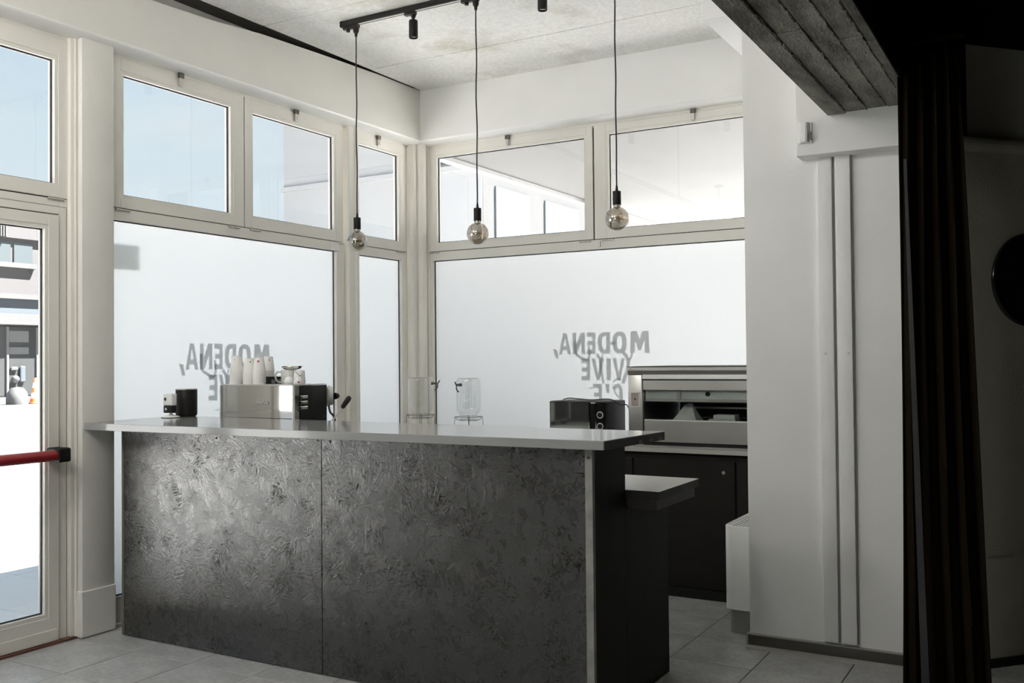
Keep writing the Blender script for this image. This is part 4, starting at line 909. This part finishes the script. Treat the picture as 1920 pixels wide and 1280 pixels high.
# ------------------------------------------------------------------ lights on the ceiling track
tk = thing('lighting_track', 'black lighting track fixed under the concrete ceiling', 'light track', (-2.6, 4.69, 3.52))
obj('track_channel', box(NB(), -3.905, -0.99, 4.672, 4.708, 3.506, 3.538, 0.001, 1), black_m, tk)
obj('track_slot', box(NB(), -3.89, -1.0, 4.684, 4.690, 3.5035, 3.5062), rad_m, tk)
obj('end_cap', box(NB(), -3.912, -3.9052, 4.671, 4.709, 3.504, 3.538), black_m, tk)
def pendant(x, y, z_bulb, label):
    p = thing('pendant_lamp', label, 'pendant lamp', (x, y, 3.50), 'globe pendants on the track')
    zs = z_bulb + 0.072          # bottom of the socket
    s = NB(); box(s, x-0.095, x+0.022, y-0.014, y+0.014, 3.484, 3.5055, 0.003); cyl(s, (x, y, 3.485), (x, y, 3.455), 0.020, 0.016, 16); cyl(s, (x, y, 3.456), (x, y, 3.430), 0.011, 0.008, 12)
    cyl(s, (x-0.062, y, 3.485), (x-0.062, y, 3.470), 0.012, n=10)
    obj('track_adapter', s, black_m, p, smooth=True)
    s = NB(); pts = []
    for k in range(25):
        t = k/24; z = 3.432 + (zs + 0.10 - 3.432)*t
        pts.append((x + 0.0022*math.sin(t*17+x*3)*(t*(1-t)*4), y + 0.002*math.cos(t*13+x)*(t*(1-t)*4), z))
    tube(s, pts, 0.0042, 8); obj('cord', s, cable_m, p, smooth=True)
    s = NB(); lathe(s, [(0.005, zs+0.102), (0.008, zs+0.075), (0.0215, zs+0.073), (0.0220, zs+0.069), (0.0220, zs+0.002), (0.021, zs), (0.001, zs)], x, y, 0, 28, True, False); obj('socket', s, black_m, p, smooth=True)
    s = NB(); r = 0.0630; prof = [(0.0185, zs-0.0005), (0.0190, zs-0.010)]
    zc = z_bulb
    for k in range(25):
        a = PI/2 - 0.42 - k/24*(PI - 0.42 - 0.01); prof.append((r*math.cos(a), zc + r*math.sin(a)))
    prof[2:2] = [(0.0205, zs-0.016)]
    lathe(s, prof, x, y, 0, 44, False, True)
    bl = obj('bulb', s, smoke_g, p, smooth=True, label='smoked glass globe bulb')
    s = NB(); lathe(s, [(0.013, zs-0.001), (0.012, zs-0.02), (0.006, zs-0.034), (0.003, zs-0.045), (0.001, zs-0.045)], x, y, 0, 16, True, False); obj('bulb_stem', s, smallglass, bl, smooth=True)
    s = NB(); tube(s, [(x + 0.015*math.cos(t*0.7), y + 0.015*math.sin(t*0.7), zc + 0.028 - t*0.0011) for t in range(50)], 0.0012, 5); obj('filament', s, mat('filament_amber', (0.30, 0.20, 0.11), 0.4, metal=0.5), bl, smooth=True)
pendant(-3.798, 4.690, 2.160, 'globe pendant lamp nearest the left windows')
pendant(-2.922, 4.690, 2.143, 'globe pendant lamp in the middle of the three')
pendant(-2.055, 4.690, 2.158, 'globe pendant lamp nearest the white column')
def spot(x, y, label):
    p = thing('track_spotlight', label, 'spotlight', (x, y, 3.50), 'spotlights on the track')
    s = NB(); box(s, x-0.06, x+0.018, y-0.014, y+0.014, 3.486, 3.5055, 0.003); cyl(s, (x, y, 3.487), (x, y, 3.462), 0.019, 0.009, 14); cyl(s, (x, y, 3.464), (x, y, 3.450), 0.008, n=10); obj('track_adapter', s, black_m, p, smooth=True)
    s = NB(); lathe(s, [(0.001, 3.4525), (0.024, 3.4520), (0.0265, 3.449), (0.0270, 3.350), (0.0255, 3.346), (0.0225, 3.346), (0.0225, 3.362), (0.001, 3.362)], x, y, 0, 32, False, False); obj('spot_body', s, black_m, p, smooth=True)
    s = NB(); lathe(s, [(0.022, 3.3555), (0.022, 3.3600), (0.001, 3.3600)], x, y, 0, 24, True, False); obj('lens', s, white_p, p, smooth=True)
spot(-3.362, 4.690, 'black cylinder spotlight between the first two pendants')
spot(-2.488, 4.690, 'black cylinder spotlight between the last two pendants')

# opal globes added out of view as fill light for the room
opal = bpy.data.materials.new('fill_lamp_opal'); opal.use_nodes = True
opal.node_tree.nodes['Principled BSDF'].inputs['Base Color'].default_value = (0.85, 0.85, 0.83, 1)
opal.node_tree.nodes['Principled BSDF'].inputs['Emission Color'].default_value = (1.0, 0.985, 0.95, 1)
opal.node_tree.nodes['Principled BSDF'].inputs['Emission Strength'].default_value = 31.0
for gx, gy, lab in ((-3.70, 1.15, 'added opal fill lamp nearest the glass doors'), (-3.70, -0.75, 'added opal fill lamp farthest from the glass doors'), (-2.00, 0.55, 'added opal fill lamp between the other two')):
    gl_ = thing('fill_lamp', lab, 'fill lamp', (gx, gy, 3.54), 'added opal fill lamps of the near room')
    s = NB(); cyl(s, (gx, gy, 3.515), (gx, gy, 3.538), 0.06, n=24); cyl(s, (gx, gy, 3.30), (gx, gy, 3.516), 0.006, n=8); cyl(s, (gx, gy, 3.265), (gx, gy, 3.31), 0.03, n=16); obj('lamp_stem', s, black_m, gl_, smooth=True)
    s = NB(); bmesh.ops.create_uvsphere(s, u_segments=24, v_segments=16, radius=0.18, matrix=Matrix.Translation((gx, gy, 3.09))); obj('fill_globe', s, opal, gl_, smooth=True)

# ------------------------------------------------------------------ curtain and the round mirror in the dark room
cu = thing('curtain', 'heavy black curtain hanging at the edge of the beam', 'curtain', (-0.44, 4.15, 0))
s = NB(); rowsz = [0.02 + k*(2.66-0.02)/22 for k in range(23)]; grid = []
for z in rowsz:
    t = (z-0.02)/2.64
    xl = -0.597 + 0.022*t; xr = -0.284 - 0.080*min(1, t*0.98) if t < 0.9 else -0.355
    xr = -0.276 - 0.082*t**0.9
    row = []
    for k in range(49):
        u = k/48; ph_ = u*PI*2*4.5 + 0.5*math.sin(z*1.3)
        row.append(s.verts.new((xl + (xr-xl)*u + 0.006*math.sin(ph_*2), 4.14 + 0.026*math.sin(ph_) + 0.010*math.sin(z*2+u*5), z)))
    grid.append(row)
for a, b in zip(grid, grid[1:]):
    for k in range(48): s.faces.new([a[k], a[k+1], b[k+1], b[k]])
co = obj('curtain_cloth', s, curtain_m, cu, smooth=True)
sd = co.modifiers.new('thickness', 'SOLIDIFY'); sd.thickness = 0.004
s = NB(); pts_ = [(-0.556, 4.085, 2.20), (-0.545, 4.082, 2.20), (-0.512, 4.082, 0.9), (-0.490, 4.082, 0.02), (-0.520, 4.085, 0.02), (-0.535, 4.085, 0.9)]
f_ = s.faces.new([s.verts.new(p) for p in pts_]); o = obj('lining_fold', s, curtain_g, cu); sd = o.modifiers.new('thickness', 'SOLIDIFY'); sd.thickness = 0.003
s = NB(); cyl(s, (-0.56, 4.14, 2.672), (-0.33, 4.14, 2.672), 0.010, n=14); cyl(s, (-0.45, 4.14, 2.672), (-0.45, 4.14, 3.05), 0.005, n=8); obj('curtain_rail', s, curtain_m, cu, smooth=True)
mr_ = thing('round_mirror', 'round black-framed mirror hanging on the dim wall', 'mirror', tuple(P0 + d2*0.20 + Vector((0, 0, 1.768))))
c0 = P0 + d2*0.20 + Vector((0, 0, 1.768)); R0 = 0.205
s = NB(); cyl(s, c0 + nn*0.001, c0 + nn*0.016, R0-0.008, n=64); obj('mirror_glass', s, mat('black_mirror', (0.03, 0.028, 0.026), 0.04, metal=0.6), mr_, smooth=False)
s = NB(); tube(s, [c0 + nn*0.014 + (d2*math.cos(t*PI/36) + Vector((0, 0, 1))*math.sin(t*PI/36))*R0 for t in range(72)], 0.012, 10, closed=True); obj('mirror_frame', s, blackgloss, mr_, smooth=True)

# ------------------------------------------------------------------ outside
og = struct('ground', 'pale paved pavement and grey street outside', box(NB(), -60, 30, -40, 60, -0.40, -0.10), asph_m)
pv = NB(); box(pv, -9.55, -4.62, -12, 6.45, -0.0999, -0.045); obj('pavement_bed', pv, grout_m, og)
pme = mesh_of('paving_slab', box(NB(), 0.003, 0.817, 0.003, 0.597, -0.0449, -0.020, 0.002, 1), pave_m)
for i in range(6):
    for j in range(14):
        t = bpy.data.objects.new('paving_slab', pme); COL.objects.link(t); t.parent = og; t.location = (-9.55 + i*0.82, -1.95 + j*0.60, 0)
pv = NB(); box(pv, -9.80, -9.55, -12, 30, -0.0999, -0.030, 0.01); obj('kerb', pv, fac_g, og)
pv = NB(); box(pv, -9.55, 12, 6.45, 30, -0.0999, -0.030); obj('side_pavement', pv, pave_m, og)
pv = NB(); box(pv, -9.55, -4.62, -12, -1.96, -0.0449, -0.030); box(pv, -9.55, -4.62, 6.452, 6.46, -0.0449, -0.030); obj('pavement_rest', pv, pave_m, og)

ps = thing('portico', 'white concrete portico roof outside the back window', 'portico', (-2, 9.5, 3.3))
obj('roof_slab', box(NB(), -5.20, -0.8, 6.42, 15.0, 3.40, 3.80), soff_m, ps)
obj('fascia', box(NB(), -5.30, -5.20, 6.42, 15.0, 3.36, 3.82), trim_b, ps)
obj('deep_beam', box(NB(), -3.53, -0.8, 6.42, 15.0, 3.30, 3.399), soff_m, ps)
for k, (x, y) in enumerate(((-5.05, 11.0), (-1.0, 11.0))):
    obj('column', box(NB(), x-0.12, x+0.12, y-0.15, y+0.15, -0.03, 3.399, 0.01), trim_b, ps)

bA = thing('facade_building', 'pale two-storey building across the street with a shop window', 'building', (-24, 10, 0))
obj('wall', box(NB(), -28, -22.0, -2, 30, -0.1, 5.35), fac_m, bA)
obj('roof_band', box(NB(), -28, -21.9, -2, 30, 4.45, 5.40), fac_m, bA)
for k in range(10):
    obj('roof_rib', box(NB(), -21.9, -21.86, 13.30+k*0.065, 13.33+k*0.065, 4.46, 5.38), fac_w, bA)
for (a, b) in ((12.2, 13.4), (13.45, 14.07), (14.16, 14.64)):
    f_ = obj('window', box(NB(), -22.0, -21.97, a, b, 3.86, 4.36), winglass, bA)
obj('window_sill', box(NB(), -22.0, -21.88, 11.0, 14.70, 3.74, 3.86), fac_w, bA)
obj('balcony_ledge', box(NB(), -22.0, -21.75, -2, 30, 2.98, 3.10), fac_w, bA)
obj('blue_panel', box(NB(), -22.0, -21.85, -2, 30, 2.62, 2.98), fac_b, bA)
obj('canopy', box(NB(), -22.0, -21.6, -2, 30, 2.36, 2.62), fac_w, bA)
obj('shop_window', box(NB(), -22.0, -21.96, 11.0, 14.86, 0.66, 2.32), shop_d, bA)
for y in (13.0, 13.95, 14.72): obj('window_bar', box(NB(), -21.96, -21.92, y, y+0.05, 0.66, 2.32), fac_g, bA)
obj('shop_blind', box(NB(), -21.958, -21.945, 14.02, 14.52, 1.95, 2.22), fac_g, bA)
obj('shop_blind', box(NB(), -21.958, -21.945, 14.02, 14.52, 1.66, 1.83), fac_g, bA)
obj('display_item', box(NB(), -21.95, -21.90, 14.05, 14.22, 1.27, 1.36, 0.02), fac_w, bA)
s = NB(); bmesh.ops.create_uvsphere(s, u_segments=16, v_segments=10, radius=0.09, matrix=Matrix.Translation((-21.92, 14.17, 1.06))); obj('display_item', s, fac_w, bA, smooth=True)
obj('display_item', box(NB(), -21.95, -21.90, 14.28, 14.42, 0.98, 1.38, 0.03), fac_b, bA)
obj('plinth', box(NB(), -22.0, -21.9, -2, 30, -0.1, 0.64), fac_w, bA)

lw_ = obj('low_wall', box(NB(), -15.6, -15.05, 4.0, 16.0, -0.10, 0.745, 0.02), fac_w); tag(lw_, 'low white wall at the edge of the street', 'wall')
cn = thing('traffic_cone', 'orange and white traffic cone on the low white wall', 'traffic cone', (-15.25, 10.21, 0.7455))
s = NB(); box(s, -15.35, -15.15, 10.11, 10.31, 0.7455, 0.765, 0.01); obj('cone_base', s, cone_o, cn)
def cone_seg(z0, z1, m, nm):
    R_ = lambda z: 0.085 - 0.065*(z/0.43)
    s = NB(); cyl(s, (-15.25, 10.21, 0.765+z0), (-15.25, 10.21, 0.765+z1), R_(z0), R_(z1), 24); obj(nm, s, m, cn, smooth=True)
cone_seg(0.0, 0.07, cone_o, 'orange_band'); cone_seg(0.0702, 0.17, cone_w, 'white_band'); cone_seg(0.1702, 0.25, cone_o, 'orange_band'); cone_seg(0.2502, 0.34, cone_w, 'white_band'); cone_seg(0.3402, 0.42, cone_o, 'orange_band')
s = NB(); lathe(s, [(0.17, 0.0), (0.172, 0.10), (0.15, 0.20), (0.10, 0.27), (0.001, 0.29)], -15.32, 9.93, 0.7455, 28, True, False)
o = obj('round_bollard', s, fac_w, smooth=True); tag(o, 'rounded white bollard beside the traffic cone', 'bollard')

bB = thing('corner_building', 'pale grey building with bluish windows beyond the corner', 'building', (-14, 24, 0))
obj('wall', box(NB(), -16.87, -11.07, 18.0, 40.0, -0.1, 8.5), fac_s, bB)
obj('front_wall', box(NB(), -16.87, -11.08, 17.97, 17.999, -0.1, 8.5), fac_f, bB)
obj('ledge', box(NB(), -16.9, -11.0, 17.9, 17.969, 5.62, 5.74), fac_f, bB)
obj('dark_window', box(NB(), -13.0, -11.85, 17.93, 17.969, 5.80, 7.2), winglass, bB)
obj('dark_window', box(NB(), -11.75, -11.15, 17.93, 17.969, 5.80, 7.2), winglass, bB)
for (a, b) in ((18.5, 20.05), (20.85, 22.7), (23.6, 25.6)):
    obj('window', box(NB(), -11.07, -11.03, a, b, 2.2, 5.30), winblue, bB)
